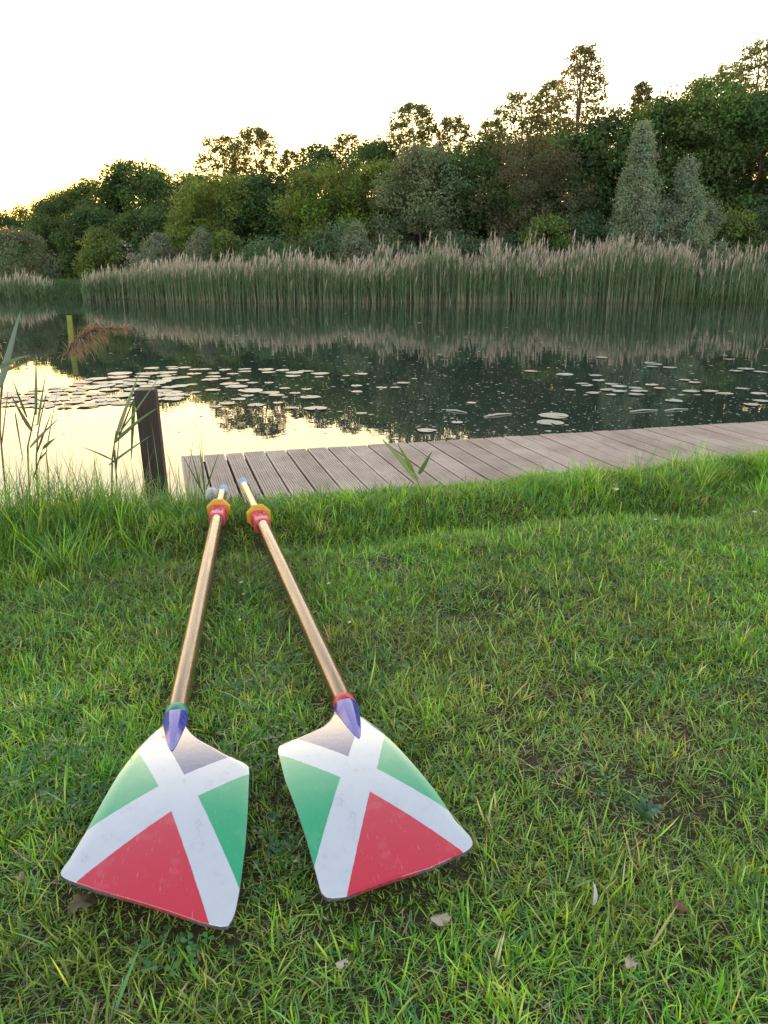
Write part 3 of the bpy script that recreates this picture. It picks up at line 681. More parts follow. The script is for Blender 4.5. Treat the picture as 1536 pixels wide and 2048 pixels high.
    for c_ in r_.choice(nc, min(nl, nc), replace=False):
        e = np.array([cx[c_], cy[c_], cz[c_]]); k = min(.75, max(.08, (e[2] / th) * .62)); f = k * 7; i0 = int(f); st_ = sp[i0] + (sp[i0 + 1] - sp[i0]) * (f - i0)
        md = (st_ + e) / 2 + np.array([0, 0, .08 * h * r_.uniform(-.2, .8)])
        tube(bag, [st_, md, e], [tr * .42 * (1 - k * .6), tr * .25, tr * .07], bc, 5)
        if kind in ('bare', 'airy', 'poplar'):
            for _ in range(3): e2 = e + r_.normal(size=3) * rc0 * 1.1 + np.array([0, 0, rc0 * .5]); tube(bag, [md * .4 + e * .6, e2], [tr * .13, tr * .04], bc, 4)
    link('trunk' if 'shrub' not in name else 'stem', bag.mesh('trunk'), M['bark'], root)
    link('crown' if 'shrub' not in name else 'foliage', me, M['leaf'], root)
    return root
WOOD = 'trees in the wood behind the far reeds'
SHR = 'shrubs between the far reeds and the wood'
TREES = [
 ('broadleaf_tree', -90, 470, 95, 74, 'dark', 'dark tree beyond the left edge, leftmost of the wood'),
 ('broadleaf_tree', 62, 405, 48, 80, 'mid', 'small backlit tree lowest on the glowing skyline at far left'),
 ('broadleaf_tree', 128, 384, 62, 77, 'dark', 'dark round topped tree second from left on the glowing skyline'),
 ('broadleaf_tree', 196, 362, 70, 72, 'mid', 'olive tree with a pointed tip left of the broad dark dome'),
 ('broadleaf_tree', 268, 322, 92, 69, 'dark', 'broad dark dome of a tree, tallest at the left end of the wood'),
 ('broadleaf_tree', 352, 342, 78, 64, 'dark', 'dark tree standing between the broad dome and the gappy backlit crown'),
 ('broadleaf_tree', 445, 272, 50, 66, 'airy', 'gappy dark round crown lit from behind, left of the sun gap'),
 ('broadleaf_tree', 506, 255, 46, 69, 'airy', 'wispy tall crown with sky showing through, beside the sun gap'),
 ('broadleaf_tree', 428, 345, 78, 55, 'bright', 'fresh light green rounded tree in front of the gappy backlit crown'),
 ('broadleaf_tree', 530, 352, 74, 57, 'dark', 'dark low tree right below the sun gap'),
 ('broadleaf_tree', 578, 300, 26, 68, 'airy', 'thin wispy tree top just right of the sun gap'),
 ('broadleaf_tree', 630, 286, 50, 63, 'dark', 'dark twin topped tree right of the sun gap'),
 ('broadleaf_tree', 692, 266, 36, 63, 'airy', 'narrow pointed gappy crown in the middle of the skyline'),
 ('broadleaf_tree', 745, 284, 50, 60, 'mid', 'flat topped backlit crown left of the tall leaning gappy tree'),
 ('broadleaf_tree', 655, 330, 84, 51, 'bright', 'light green full tree in the middle of the wood, lower half in shade'),
 ('broadleaf_tree', 765, 322, 62, 51, 'bright', 'light green narrow tree left of the dull grey green dome'),
 ('broadleaf_tree', 828, 208, 50, 57, 'airy', 'tall gappy crown above the dull grey green dome'),
 ('broadleaf_tree', 845, 292, 86, 47, 'dull', 'dull grey green domed tree in the centre of the wood'),
 ('broadleaf_tree', 905, 232, 42, 57, 'airy', 'pale thin crown on the skyline right of the tall gappy crown'),
 ('broadleaf_tree', 948, 285, 78, 48, 'dark', 'dark full tree right of the dull grey green dome'),
 ('broadleaf_tree', 985, 243, 34, 57, 'airy', 'small pale wispy crown peeping over the dark full tree'),
 ('broadleaf_tree', 1045, 186, 52, 54, 'airy', 'pale loose rounded crown left of the tallest poplar'),
 ('broadleaf_tree', 1102, 162, 36, 56, 'airy', 'very thin see-through tree touching the left side of the tallest poplar'),
 ('poplar_tree', 1166, 88, 125, 51, 'poplar', 'tallest conical poplar rising above the wood against the sky'),
 ('bare_twig_tree', 1050, 272, 112, 46, 'bare', 'brownish half bare twiggy tree with pale branches in the wood'),
 ('broadleaf_tree', 1150, 268, 76, 49, 'dark', 'dark tree between the twiggy brown tree and the silvery spires'),
 ('broadleaf_tree', 1232, 222, 72, 49.5, 'dark', 'dark dense tree right behind the taller silvery spire'),
 ('broadleaf_tree', 1284, 164, 24, 52, 'airy', 'lone thin shoot of a tree poking above the dark wall of foliage'),
 ('broadleaf_tree', 1345, 190, 88, 49.5, 'dark', 'big dark leafy tree above the shorter silvery spire'),
 ('broadleaf_tree', 1432, 152, 84, 49, 'mid', 'big leafy tree with a bright top near the right edge'),
 ('broadleaf_tree', 1462, 124, 40, 55, 'airy', 'backlit loose crown showing behind the bright topped tree'),
 ('broadleaf_tree', 1532, 78, 50, 54, 'airy', 'pale airy crown at the upper right edge, highest there'),
 ('broadleaf_tree', 1535, 178, 84, 48.5, 'dark', 'big dark leafy tree cut by the right edge'),
 ('broadleaf_tree', 1690, 150, 110, 48, 'dark', 'dark tree beyond the right edge'),
]
for T in TREES: make_tree(T[0], *T[1:6], T[6], WOOD)
for px in range(20, 1600, 122):             # second row fills the wood
    D = np.interp(px, [0, 400, 800, 1100, 1536], [80, 64, 57, 56, 55]); tp_ = np.interp(px, [0, 130, 260, 400, 540, 640, 800, 1000, 1200, 1330, 1536], [470, 400, 345, 362, 372, 315, 300, 285, 262, 215, 165])
    make_tree('background_tree', px, tp_ + 14 * sin(px), 80, D, 'dark', 'dark tree merging into the depth of the wood behind the others', 'trees filling the depth of the wood')
for px in range(-20, 1620, 104):             # undergrowth closes the foot of the wood
    D = np.interp(px, [0, 400, 800, 1100, 1536], [68, 57, 52, 51, 50]); make_tree('undergrowth_shrub', px, 430 + 12 * sin(px * .7) - np.interp(px, [0, 1536], [0, 60]), 66, D, 'dark', 'dark undergrowth filling the foot of the wood between its trees', 'undergrowth at the foot of the wood')
SHRUBS = [
 ('shrub', 15, 462, 74, 54, 'shrub_grey', 'large grey green rounded shrub at the far left shore'),
 ('conical_shrub', 196, 455, 46, 53, 'shrub_bright', 'light green conical shrub near the gap in the left reeds'),
 ('blossom_shrub', 245, 482, 32, 54, 'blossom', 'shrub with white blossom behind the left reeds, beside the light green conical one'),
 ('silver_shrub', 312, 466, 36, 52, 'shrub_silver', 'thin silvery shrub between the white blossom and the twin shrubs'),
 ('silver_shrub', 402, 458, 32, 50, 'shrub_silver', 'silvery pointed left one of the twin shrubs behind the left reeds'),
 ('shrub', 447, 464, 38, 50, 'shrub_bright', 'green right one of the twin shrubs behind the left reeds'),
 ('bramble_shrub', 545, 486, 86, 46, 'shrub', 'low dark bramble thicket left of the taller mound'),
 ('bramble_shrub', 672, 448, 84, 46, 'shrub', 'tall blue green mound of bramble in the middle'),
 ('silver_shrub', 714, 445, 34, 43.5, 'shrub_silver', 'small silvery bush in front of the tall bramble mound'),
 ('bramble_shrub', 800, 484, 80, 45, 'shrub', 'low dark thicket right of the small silvery bush'),
 ('bramble_shrub', 925, 468, 80, 44, 'shrub', 'low green thicket under the dark full tree in the centre'),
 ('shrub', 1010, 470, 50, 44, 'shrub', 'low leafy bush at the foot of the twiggy brown tree'),
 ('shrub', 1092, 432, 54, 43.5, 'shrub_bright', 'fresh green bush right of the twiggy brown tree'),
 ('shrub', 1188, 428, 56, 45, 'shrub', 'dark green bush left of the taller silvery spire'),
 ('silver_willow_shrub', 1290, 246, 46, 43.8, 'silver', 'taller of the two silvery spire shaped willows'),
 ('silver_willow_shrub', 1378, 318, 56, 43.6, 'silver_spike', 'shorter broader of the two silvery spire shaped willows'),
 ('shrub', 1470, 425, 76, 44.5, 'shrub_bright', 'bushy green shrub right of the silvery willows'),
 ('shrub', 1548, 415, 60, 44.5, 'shrub', 'green shrub cut by the right edge above the sparse reeds'),
]
for T in SHRUBS: make_tree(T[0], *T[1:6], T[6], SHR, 'shrub')

# ------------------------------------------------------------------ the far reeds
def reeds():
    bag = Bag()
    def bed(n, xa, xb, depth, hfun, plume, off=0):
        x = rng.uniform(xa, xb, n); y = shore(x) - .3 + off + depth * rng.random(n) ** 1.2
        h = hfun(x) * np.clip(rng.normal(.86, .15, n), .35, 1.2) * (.72 + .5 * vnoise(x * .9, y * .5)); z = np.full(n, ZW - .05)
        P = np.stack([x, y, z], 1); az = rng.uniform(0, 2 * pi, n); lean = np.abs(rng.normal(.04, .035, n))
        tan = np.array([(.34, .27, .17)]); grn = np.array([(.13, .19, .11)])
        mixf = rng.random((n, 1)) ** 4
        bag.blades(P, h, np.full(n, .034), az, lean, np.zeros(n), rng.uniform(0, 3.1, n), (tan * mixf + grn * (1 - mixf)) * (1 + .2 * rng.normal(size=(n, 1))), 2, 0)
        m = n // 2; c = tan * .8 * (1 + .25 * rng.normal(size=(m, 1)))
        bag.blades(P[:m] + np.array([.05, -.06, 0]), h[:m] * rng.uniform(.08, .30, m), np.full(m, .03), az[:m] + 1, lean[:m] * 2, np.zeros(m), rng.uniform(0, 3.1, m), np.clip(c, .02, 1), 2, 0)
        for k in range(9):
            f = rng.uniform(.16, .84, n); Lf = rng.uniform(.35, .62, n); dirx = np.stack([np.cos(az) * np.sin(lean), np.sin(az) * np.sin(lean), np.cos(lean)], 1)
            Q = P + dirx * (h * f)[:, None]
            c = np.array([(.155, .235, .115)]) * (1 + .22 * rng.normal(size=(n, 1))) * (1 + .08 * rng.normal(size=(n, 3)))
            bag.blades(Q, Lf, rng.uniform(.02, .036, n), rng.uniform(0, 2 * pi, n), rng.uniform(.2, .85, n), rng.uniform(.2, 1.1, n), rng.normal(0, .5, n), np.clip(c, .01, 1), 3)
        kx = rng.random(n) < plume(x); Q = (P + np.stack([np.cos(az) * np.sin(lean), np.sin(az) * np.sin(lean), np.cos(lean)], 1) * (h * .93)[:, None])[kx]; m = len(Q); pa = rng.normal(.4, .9, m)
        for k in range(4):
            c = np.array([(.42, .345, .28)]) * (1 + .15 * rng.normal(size=(m, 1)))
            bag.blades(Q + np.array([0, 0, -.07 * k]), rng.uniform(.22, .46, m), rng.uniform(.04, .075, m), pa + rng.normal(0, .5, m), np.abs(rng.normal(.1, .12, m)), rng.uniform(.1, .55, m), rng.uniform(0, 3, m), c, 3, .8)
    hf = lambda x: np.interp(x, [-18, -14, -9, -4, 1, 6, 15, 20], [1.35, 1.75, 1.9, 2.15, 2.45, 2.65, 2.75, 2.5])
    pl = lambda x: np.interp(x, [-18, -16, -8, 15, 17], [.4, .5, .5, .5, .35])
    bed(8200, -17.3, 15.2, 3.0, hf, pl)
    bed(420, 15.2, 22, 2.4, lambda x: np.full_like(x, 2.5), lambda x: np.full_like(x, .7))
    bed(1300, -34, -19.6, 2.4, lambda x: np.full_like(x, 1.25), lambda x: np.full_like(x, .5), .2)
    # grass at the waterline on the right and in the gap on the left
    for n, xa, xb, ya, yb, hl in ((5200, 13.6, 24, -.5, 2.6, .75), (6500, -22.5, -16.5, .3, 6.5, .42), (2600, -34, -19, -.6, .5, .45), (1800, -17, 14, -.55, .1, .35)):
        x = rng.uniform(xa, xb, n); y = shore(x) + rng.uniform(ya, yb, n)
        if xa == -22: k = np.abs(x + 18.4) > np.where(y < shore(x) + 1.5, .8, .25) * (.6 + .8 * vnoise(y * 2, 1.)); x, y = x[k], y[k]; n = len(x)
        c = np.array([(.075, .125, .045)]) * (1 + .3 * rng.normal(size=(n, 1)))
        bag.blades(np.stack([x, y, gz(x, y) - .02], 1), hl * rng.uniform(.5, 1.2, n), rng.uniform(.02, .045, n), rng.uniform(0, 6.3, n), np.abs(rng.normal(.2, .2, n)), rng.uniform(.1, .8, n), rng.normal(0, .6, n), np.clip(c, .01, 1), 3)
    return bag
g = link('reed_bed', reeds().mesh('reed_bed'), M['reed']); tag(g, 'long bed of green reeds with pale plumes along the far shore', 'reeds', kind='stuff')

# ------------------------------------------------------------------ lily pads and floating bits
def pad_mesh(seed):
    r_ = np.random.default_rng(seed); n = 26; V = [(0, 0, .004)]; rims = []
    for ring, f in ((1, .55), (2, .9), (3, 1.0)):
        for k in range(n):
            a_ = .16 + (2 * pi - .32) * k / (n - 1); rr = f * (1 + .05 * sin(3 * a_ + seed) + .03 * r_.normal()) * (1 if 0 < k < n - 1 else .97)
            V.append((rr * cos(a_), rr * sin(a_) * .92, .004 + .010 * sin(2 * a_ + seed) * f + (.026 if ring == 3 else .008 * r_.normal()) * (.4 + .6 * r_.random())))
    fs = [[0, 1 + k, 2 + k] for k in range(n - 1)]; q = []
    for ring in range(2):
        for k in range(n - 1): a_ = 1 + ring * n + k; q.append([a_, a_ + n, a_ + n + 1, a_ + 1])
    lp = np.concatenate([np.array(fs).ravel(), np.array(q).ravel()]); stt = np.concatenate([np.arange(len(fs)) * 3, len(fs) * 3 + np.arange(len(q)) * 4])
    c = np.array((.23, .215, .15)) * r_.uniform(.8, 1.25) * np.array([1 + .15 * r_.normal(), 1, 1])
    return np_mesh('lily_pad', np.array(V), lp, stt, np.tile(c, (len(V), 1)))
PADS = [pad_mesh(k) for k in range(9)]
for m_ in PADS: m_.materials.append(M['pad'])
npad = 0
def pad(px, py, w, label, group=None):
    global npad
    p = on_plane(px, py, ZW); dpt = p[1] * cos(PITCH) + (EX - ZW) * sin(PITCH); r_ = w * dpt / F / 2 * .94
    o = bpy.data.objects.new('lily_pad', PADS[npad % 9]); C.objects.link(o); npad += 1
    o.location = (p[0], p[1], ZW + .006 + .0012 * (npad % 7)); o.scale = (r_, r_, min(r_, .2) * .7); o.rotation_euler = (rng.normal(0, .012), rng.normal(0, .012), rng.uniform(0, 6.3))
    return tag(o, label, 'lily pad', group)
G1 = 'lily pads crowded in the left patch'; L1 = 'pale lily pad crowded among others in the patch left of and behind the dark post'
r2 = np.random.default_rng(12)
cand = []
for _try in range(6000):
    if len(cand) >= 78: break
    x, y = r2.uniform(15, 345), r2.uniform(746, 824)
    lo = np.interp(x, [15, 120, 230, 300, 345], [786, 772, 748, 738, 736]); hi = np.interp(x, [15, 150, 270, 345], [812, 816, 806, 800])
    if lo < y < hi and all(((x - a_) / 34) ** 2 + ((y - b_) / 5.5) ** 2 > 1 for a_, b_ in cand): cand.append((x, y))
for x, y in cand: pad(x, y, r2.uniform(34, 56), L1, G1)
G2 = 'lily pads scattered right of the dark post'; L2 = 'pale round lily pad among the loose scatter right of the dark post'
for x, y, w_ in [(304,737,33),(343,735,26),(369,736,30),(390,740,28),(346,739,24),(410,740,30),(450,740,28),(490,739,30),(490,744,30),(532,740,36),(538,746,32),(566,742,30),(590,747,40),(612,743,34),(640,748,40),(585,753,32),(638,755,22),(466,749,26),(388,749,34),(427,748,26),(368,755,32),(427,754,34),(450,758,26),(486,762,30),(505,767,26),(538,767,22),(420,761,40),(460,768,44),(472,774,50),(385,770,24),(361,773,36),(570,778,24),(613,780,24),(502,783,56),(540,786,44),(590,787,26),(426,781,34),(344,786,44),(392,786,22),(495,793,30),(552,792,34),(477,799,34),(368,791,28),(348,797,46),(455,808,34),(556,807,24),(570,796,14),(620,796,48),(432,814,28)]:
    pad(x, y, w_, L2, G2)
pad(512, 811, 38, 'pinkish lily pad over the mirrored tree crown, left of the big pale pad')
pad(582, 817, 32, 'dull lily pad touching the left side of the big pale pad')
pad(632, 818, 54, 'biggest pale lily pad of the left scatter, nearest the jetty there')
G3 = 'lily pads between the two groups'; L3 = 'single pale lily pad floating between the left scatter and the right group'
for x, y, w_ in [(722,749,30),(692,753,17),(685,762,9),(713,772,26),(763,776,25),(791,776,24),(806,767,30),(828,759,14),(714,785,25),(723,829,25),(680,824,12)]: pad(x, y, w_, L3, G3)
G4 = 'lily pads in the right group'; L4 = 'white pale lily pad in the right group beyond the jetty'
for x, y, w_ in [(1062,743,30),(1129,750,38),(1191,752,30),(1197,762,28),(1203,716,26),(1165,769,28),(1173,771,28),(1223,769,30),(1140,781,24),(1185,787,29),(1238,774,32),(1216,781,34),(1238,784,32),(1222,790,24),(1270,777,30),(1278,783,38),(1272,790,34),(1303,771,30),(1319,778,26),(1300,727,28),(1308,729,38),(1302,734,26),(1340,736,30),(1370,761,26),(1389,766,27),(1382,784,36),(1420,784,34),(1448,788,38),(1362,791,16),(1395,791,16),(1472,743,28),(1492,739,36),(1520,745,30),(1458,720,22),(1485,778,30),(1518,788,34),(1502,810,34),(1522,803,36),(1350,820,10)]: pad(x, y, w_, L4, G4)
pad(1347, 803, 38, 'lone pale lily pad with a raised flap, nearest of the right group')
pad(1108, 834, 64, 'far one of the two overlapping big pads beside the jetty edge')
pad(1100, 846, 62, 'near one of the two overlapping big pads beside the jetty edge')
pad(853, 862, 42, 'pale oval pad close to the jetty edge in the middle')
pad(914, 846, 27, 'small pale pad a little beyond the oval pad near the jetty')
pad(943, 807, 22, 'thin curled pad beyond the small pale pad near the jetty')
# floating stems
for (x0, y0, x1, y1, lb) in ((968, 833, 1024, 827, 'thick pale floating stem near the jetty left of the overlapping pads'), (892, 820, 934, 825, 'thin pale floating stem beyond the small pale pad'), (1260, 823, 1315, 820, 'thin floating stem below the right lily pads, left of a shorter one'), (1330, 821, 1376, 818, 'short thin floating stem right of the longer one below the right lily pads')):
    a_, b_ = on_plane(x0, y0, ZW + .006), on_plane(x1, y1, ZW + .006); bag = Bag(); md = (a_ + b_) / 2 + np.array([0, .02, .006])
    tube(bag, [a_, md, b_], [.006, .010 if 'thick' in lb else .007, .004], (.50, .45, .36), 6)
    tag(link('floating_stem', bag.mesh('floating_stem'), M['speck']), lb, 'stem')
def specks():
    n = 9000; r_ = np.random.default_rng(21)
    py = 620 + 250 * r_.random(n) ** .8; px = r_.uniform(-60, 1600, n)
    den = np.interp(py, [620, 700, 760, 850, 880], [.25, .4, 1, 1, .9]) * np.interp(px, [-60, 150, 330, 600, 1100, 1600], [.5, .5, .7, 1, .8, .45])
    k = r_.random(n) < den; px, py = px[k], py[k]; P = np.array([on_plane(a_, b_, ZW + .003) for a_, b_ in zip(px, py)]); n = len(P)
    s, t = st(P[:, 0], P[:, 1]); k = (t < -.02) | (s < -.05); P = P[k]; n = len(P)
    dist = P[:, 1]; r = r_.gamma(1.7, .0042, n) * np.clip(dist / 9, .7, 2.2); a0 = r_.uniform(0, 6.3, n); V = []
    for k in range(5):
        a_ = a0 + k * 2 * pi / 5; V.append(P + np.stack([r * np.cos(a_), r * np.sin(a_) * r_.uniform(.6, 1, n), np.zeros(n)], 1))
    bag = Bag(); bag.add(np.stack(V, 1).reshape(-1, 3), np.arange(n * 5), np.arange(n) * 5, np.repeat(np.array([(.50, .46, .34)]) * (1 + .2 * r_.normal(size=(n, 1))), 5, axis=0))
    return bag
g = link('floating_petals', specks().mesh('floating_petals', False), M['speck']); tag(g, 'tiny pale petals and seeds scattered over the pond surface', 'petals', kind='stuff')

# ------------------------------------------------------------------ near reeds, weeds, flowers, dry leaves
def strip_leaf(bag, pts, w, col, nseg=9, roll=.5):
    """a long leaf through three 3-D points, widest a third of the way along"""
    a_, m_, b_ = [np.array(p, float) for p in pts]; V = []
    for k in range(nseg + 1):
        s = k / nseg; p = (1 - s) ** 2 * a_ + 2 * s * (1 - s) * m_ + s * s * b_
        d = 2 * (1 - s) * (m_ - a_) + 2 * s * (b_ - m_); d /= np.linalg.norm(d) + 1e-9
        sd = np.cross(d, [0, -1, .25]); sd /= np.linalg.norm(sd) + 1e-9; dp = np.cross(sd, d); sd = sd * cos(roll) + dp * sin(roll)
        ww = w * (min(1, .45 + s * 2.4)) * (1 - s) ** .7 if s < 1 else 0
        V += [p - sd * ww / 2, p + dp * ww * .12, p + sd * ww / 2]
    lp = []; stt = []
    for k in range(nseg):
        for c_ in range(2): stt.append(len(lp)); lp += [3 * k + c_, 3 * k + c_ + 1, 3 * k + c_ + 4, 3 * k + c_ + 3]
    bag.add(np.array(V), np.array(lp), np.array(stt), np.array(col))
def reed_plant(label, Yd, stem, leaves, group='reed plants on the near bank', sc=(.10, .12, .05), plume=None, rs=.0048):
    pts = [at(x, y, Yd) for x, y in stem]; sx_, sy_ = st(pts[0][0], pts[0][1]); pts[0][2] = min(pts[0][2], -.5 if sy_ < 1.4 else -.02); root = empty('reed_plant', pts[0]); tag(root, label, 'reed', group); off = -pts[0]
    bag = Bag(); pp = np.array(pts) + off
    tt = np.linspace(0, 1, 9); dd = np.linspace(0, 1, len(pp)); sp = np.stack([np.interp(tt, dd, pp[:, k]) for k in range(3)], 1)
    tube(bag, sp, np.linspace(rs, rs * .5, 9), sc, 6); link('stalk', bag.mesh('stalk'), M['reed'], root)
    for i, (x0, y0, x1, y1, bow, w_, c) in enumerate(leaves):
        d0 = rng.uniform(-.04, .04); a_, b_ = at(x0, y0, Yd) + off, at(x1, y1, Yd + d0) + off
        mid = (a_ + b_) / 2 + np.array([0, 0, bow * np.linalg.norm(b_ - a_)]); b2 = Bag(); strip_leaf(b2, (a_, mid, b_), w_ * 1.75, c, roll=rng.uniform(-.6, .6))
        link('leaf', b2.mesh('leaf'), M['grass'], root)
    if plume:
        b2 = Bag(); A_, Bm, B_ = [at(x, y, Yd) + off for x, y in plume]; r_ = np.random.default_rng(5); n = 950
        s = r_.random(n) ** 1.2; P = (1 - s)[:, None] ** 2 * A_ + 2 * (s * (1 - s))[:, None] * Bm + s[:, None] ** 2 * B_
        L = (.06 + .085 * np.sin(np.clip(s * 1.3 + .1, 0, 1) * pi)) * r_.uniform(.5, 1.2, n)
        c = np.array([(.30, .20, .13)]) * (1 + .25 * r_.normal(size=(n, 1)))
        az = r_.normal(-.1, .9, n); ln = r_.uniform(.4, 1.7, n); bd = r_.uniform(.7, 1.8, n)
        b2.blades(P, L, r_.uniform(.003, .006, n), az, ln, bd, r_.uniform(0, 3, n), np.clip(c, .02, 1), 4, .3)
        tube(b2, [A_, (A_ + 2 * Bm + B_) / 4, B_], [.003, .002, .001], (.17, .10, .06), 5)
        link('plume', b2.mesh('plume'), M['reed'], root)
    return root
gD, gG, gB, gY = (.05, .085, .03), (.07, .13, .04), (.08, .13, .09), (.13, .19, .04)
reed_plant('arching reed with a drooping brown plume over the water at left', 4.0, [(-60, 830), (0, 747), (70, 712), (136, 703)], [(-8, 752, 78, 716, .05, .010, gD)], plume=((134, 706), (165, 648), (252, 660)), sc=(.12, .08, .05))
reed_plant('reed cut by the left edge with one broad blue green blade', 3.5, [(2, 1010), (0, 860), (2, 770)], [(0, 775, 42, 618, .02, .026, gB), (0, 735, 66, 710, .12, .012, gG), (2, 900, 18, 765, 0, .010, (.14, .09, .06))])
reed_plant('tall slender reed with crossing leaves, second from the left edge', 3.7, [(46, 1000), (54, 900), (64, 855), (74, 800)], [(64, 862, 20, 785, -.1, .013, (.10, .085, .06)), (72, 830, 72, 700, 0, .010, gG), (54, 835, 22, 750, -.05, .008, gD), (60, 895, 122, 834, .05, .012, (.11, .10, .07)), (75, 850, 94, 735, .03, .013, gG)])
reed_plant('reed with several short slanting leaves right of the slender one', 3.7, [(64, 1008), (72, 930), (76, 860), (92, 790)], [(86, 897, 112, 876, .08, .012, gD), (74, 905, 105, 820, .02, .007, gD), (78, 920, 96, 900, 0, .007, gD), (66, 960, 88, 890, 0, .006, gD)])
reed_plant('thin bent dry reed stalk left of the post group', 3.8, [(90, 1005), (96, 940), (92, 905)], [(92, 905, 115, 783, .03, .006, gD), (30, 825, 48, 935, .04, .006, (.13, .10, .06))])
reed_plant('reed with long upright leaves just left of the dark post', 3.72, [(205, 1005), (224, 920), (230, 880), (232, 862)], [(230, 880, 282, 738, .04, .022, gG), (236, 870, 326, 742, -.02, .008, gG), (228, 886, 318, 814, .07, .013, gG), (218, 930, 306, 868, .02, .010, gG), (225, 920, 160, 893, .05, .006, gD), (228, 900, 233, 950, 0, .009, gD)])
reed_plant('reed with a hanging leaf touching the left side of the dark post', 3.75, [(229, 1010), (232, 940), (238, 880)], [(268, 800, 262, 925, 0, .014, gG), (236, 880, 276, 780, .04, .007, gD), (232, 940, 230, 890, 0, .008, gD)])
reed_plant('lone green reed shoot with three leaves growing at the jetty front', 2.95, [(856, 1030), (846, 990), (830, 950)], [(836, 960, 762, 876, .03, .017, gY), (828, 945, 793, 884, .02, .011, gY), (838, 948, 864, 902, -.03, .013, gG)], rs=.003)
reed_plant('upright grassy reed clump over the left end of the jetty', 3.5, [(408, 1000), (406, 930), (402, 868)], [(408, 990, 362, 905, .03, .006, gD), (410, 990, 398, 880, .02, .007, gG), (404, 985, 378, 890, .02, .006, gD), (412, 980, 440, 900, .03, .005, gG)], rs=.002)

def weed(label, px, py, n, size, c):
    p = on_plane(px, py, 0); z = float(gz(p[0], p[1])); root = empty('broadleaf_weed', (p[0], p[1], z)); tag(root, label, 'weed', 'broad leaved weeds on the bank')
    for k in range(n):
        a_ = k * 2.4 + rng.uniform(-.3, .3); e = np.array([cos(a_), sin(a_), 0]) * size * rng.uniform(.6, 1); b2 = Bag()
        strip_leaf(b2, ((0, 0, .0), e * .55 + np.array([0, 0, size * 1.1]), e + np.array([0, 0, size * rng.uniform(.35, .8)])), size * .42, np.array(c) * rng.uniform(.8, 1.2), 8, rng.uniform(.7, 1.3))
        link('leaf', b2.mesh('leaf'), M['grass'], root)
weed('broad leaved weed at the left edge of the bank grass', 12, 1075, 6, .085, (.09, .15, .07))
weed('broad leaved weed in the bank grass left of the dark post', 112, 1040, 7, .085, (.07, .15, .06))
weed('small broad leaved weed among the bank grass behind the left weeds', 165, 1046, 5, .07, (.10, .19, .04))
weed('flat bright green weed rosette in the lawn right of centre', 1140, 1217, 5, .035, (.12, .25, .03))
weed('blue green weed rosette near the lower right of the lawn', 1290, 1640, 7, .042, (.07, .15, .08))

def flower(name, label, px, py, hgt, petals, pr, cp, cc, lean=(0, 0)):
    p = on_plane(px, py, hgt); z = float(gz(p[0], p[1])); root = empty(name, (p[0] + lean[0], p[1] + lean[1], z)); tag(root, label, 'flower'); hd = np.array([-lean[0], -lean[1], hgt - z])
    b1 = Bag(); tube(b1, [(0, 0, 0), hd * np.array([.3, .3, .6]), hd], [.0014, .0012, .001], (.07, .13, .03), 5); link('stalk', b1.mesh('stalk'), M['grass'], root)
    b2 = Bag()
    for k in range(petals): a_ = 2 * pi * k / petals; e = np.array([cos(a_), sin(a_), 0]); strip_leaf(b2, (hd, hd + e * pr * .6 + np.array([0, 0, pr * .5]), hd + e * pr + np.array([0, 0, pr * .55])), pr * .42, cp, 4, 1.2)
    link('petals', b2.mesh('petals'), M['speck'], root)
    bm = bmesh.new(); bmesh.ops.create_uvsphere(bm, u_segments=10, v_segments=6, radius=pr * .36); o = bm_obj('flower_centre', bm, cc, root, True); o.location = hd + np.array([0, 0, pr * .15]); o.scale = (1, 1, .6)
fc = flatmat('flower_yellow', (.6, .42, .05), .8); fw = flatmat('seed_cream', (.55, .48, .32), .9)
for q_ in [('white daisy between the oar shafts, left one near the left shaft', 481, 1166, .05, .009), ('small closed daisy below the left daisy between the shafts', 486, 1189, .045, .007), ('white daisy lowest between the oar shafts', 478, 1241, .045, .008), ('white daisy just right of the right oar shaft', 656, 1168, .05, .009), ('white daisy right of the right shaft, lower of that pair', 697, 1246, .05, .009), ('small white daisy at the right of the lawn below the bank', 1310, 1040, .05, .009), ('white daisy near the right edge of the lawn below the bank', 1508, 1025, .06, .010)]:
    flower('daisy', q_[0], q_[1], q_[2], q_[3], 11, q_[4], (.75, .72, .70), fc)
flower('fading_flower', 'cream half closed flower on a bent stalk before the long bank grass', 1231, 981, .13, 14, .016, (.66, .60, .45), fw, (.02, -.03))
# dandelion clock
p = at(424, 988, 3.22); root = empty('dandelion_clock', (p[0], p[1] - .02, 0.0)); tag(root, 'round white dandelion seed head beside the left oar handle', 'flower')
hd = np.array([0, .02, p[2]]); b1 = Bag(); tube(b1, [(0, 0, 0), hd * .5, hd], [.002, .002, .0018], (.12, .13, .05), 6); link('stalk', b1.mesh('stalk'), M['grass'], root)
b2 = Bag(); n = 230; kk = np.arange(n) + .5; ph = np.arccos(1 - 2 * kk / n); az = pi * (1 + 5 ** .5) * kk
b2.blades(np.tile(hd, (n, 1)), np.full(n, .026), np.full(n, .0007), az, ph, np.zeros(n), np.zeros(n), np.tile((.5, .48, .42), (n, 1)), 2, 0)
dr = np.stack([np.sin(ph) * np.cos(az), np.sin(ph) * np.sin(az), np.cos(ph)], 1)
for k in range(6):
    j_ = rng.normal(0, .7, n); b2.blades(hd + dr * .024, np.full(n, .0085), np.full(n, .0012), az + j_ * 1.3, np.clip(ph + rng.normal(0, .7, n), 0, 3.1), np.zeros(n), np.zeros(n), np.tile((.85, .84, .8), (n, 1)), 2, 0)
link('seed_head', b2.mesh('seed_head'), M['speck'], root)
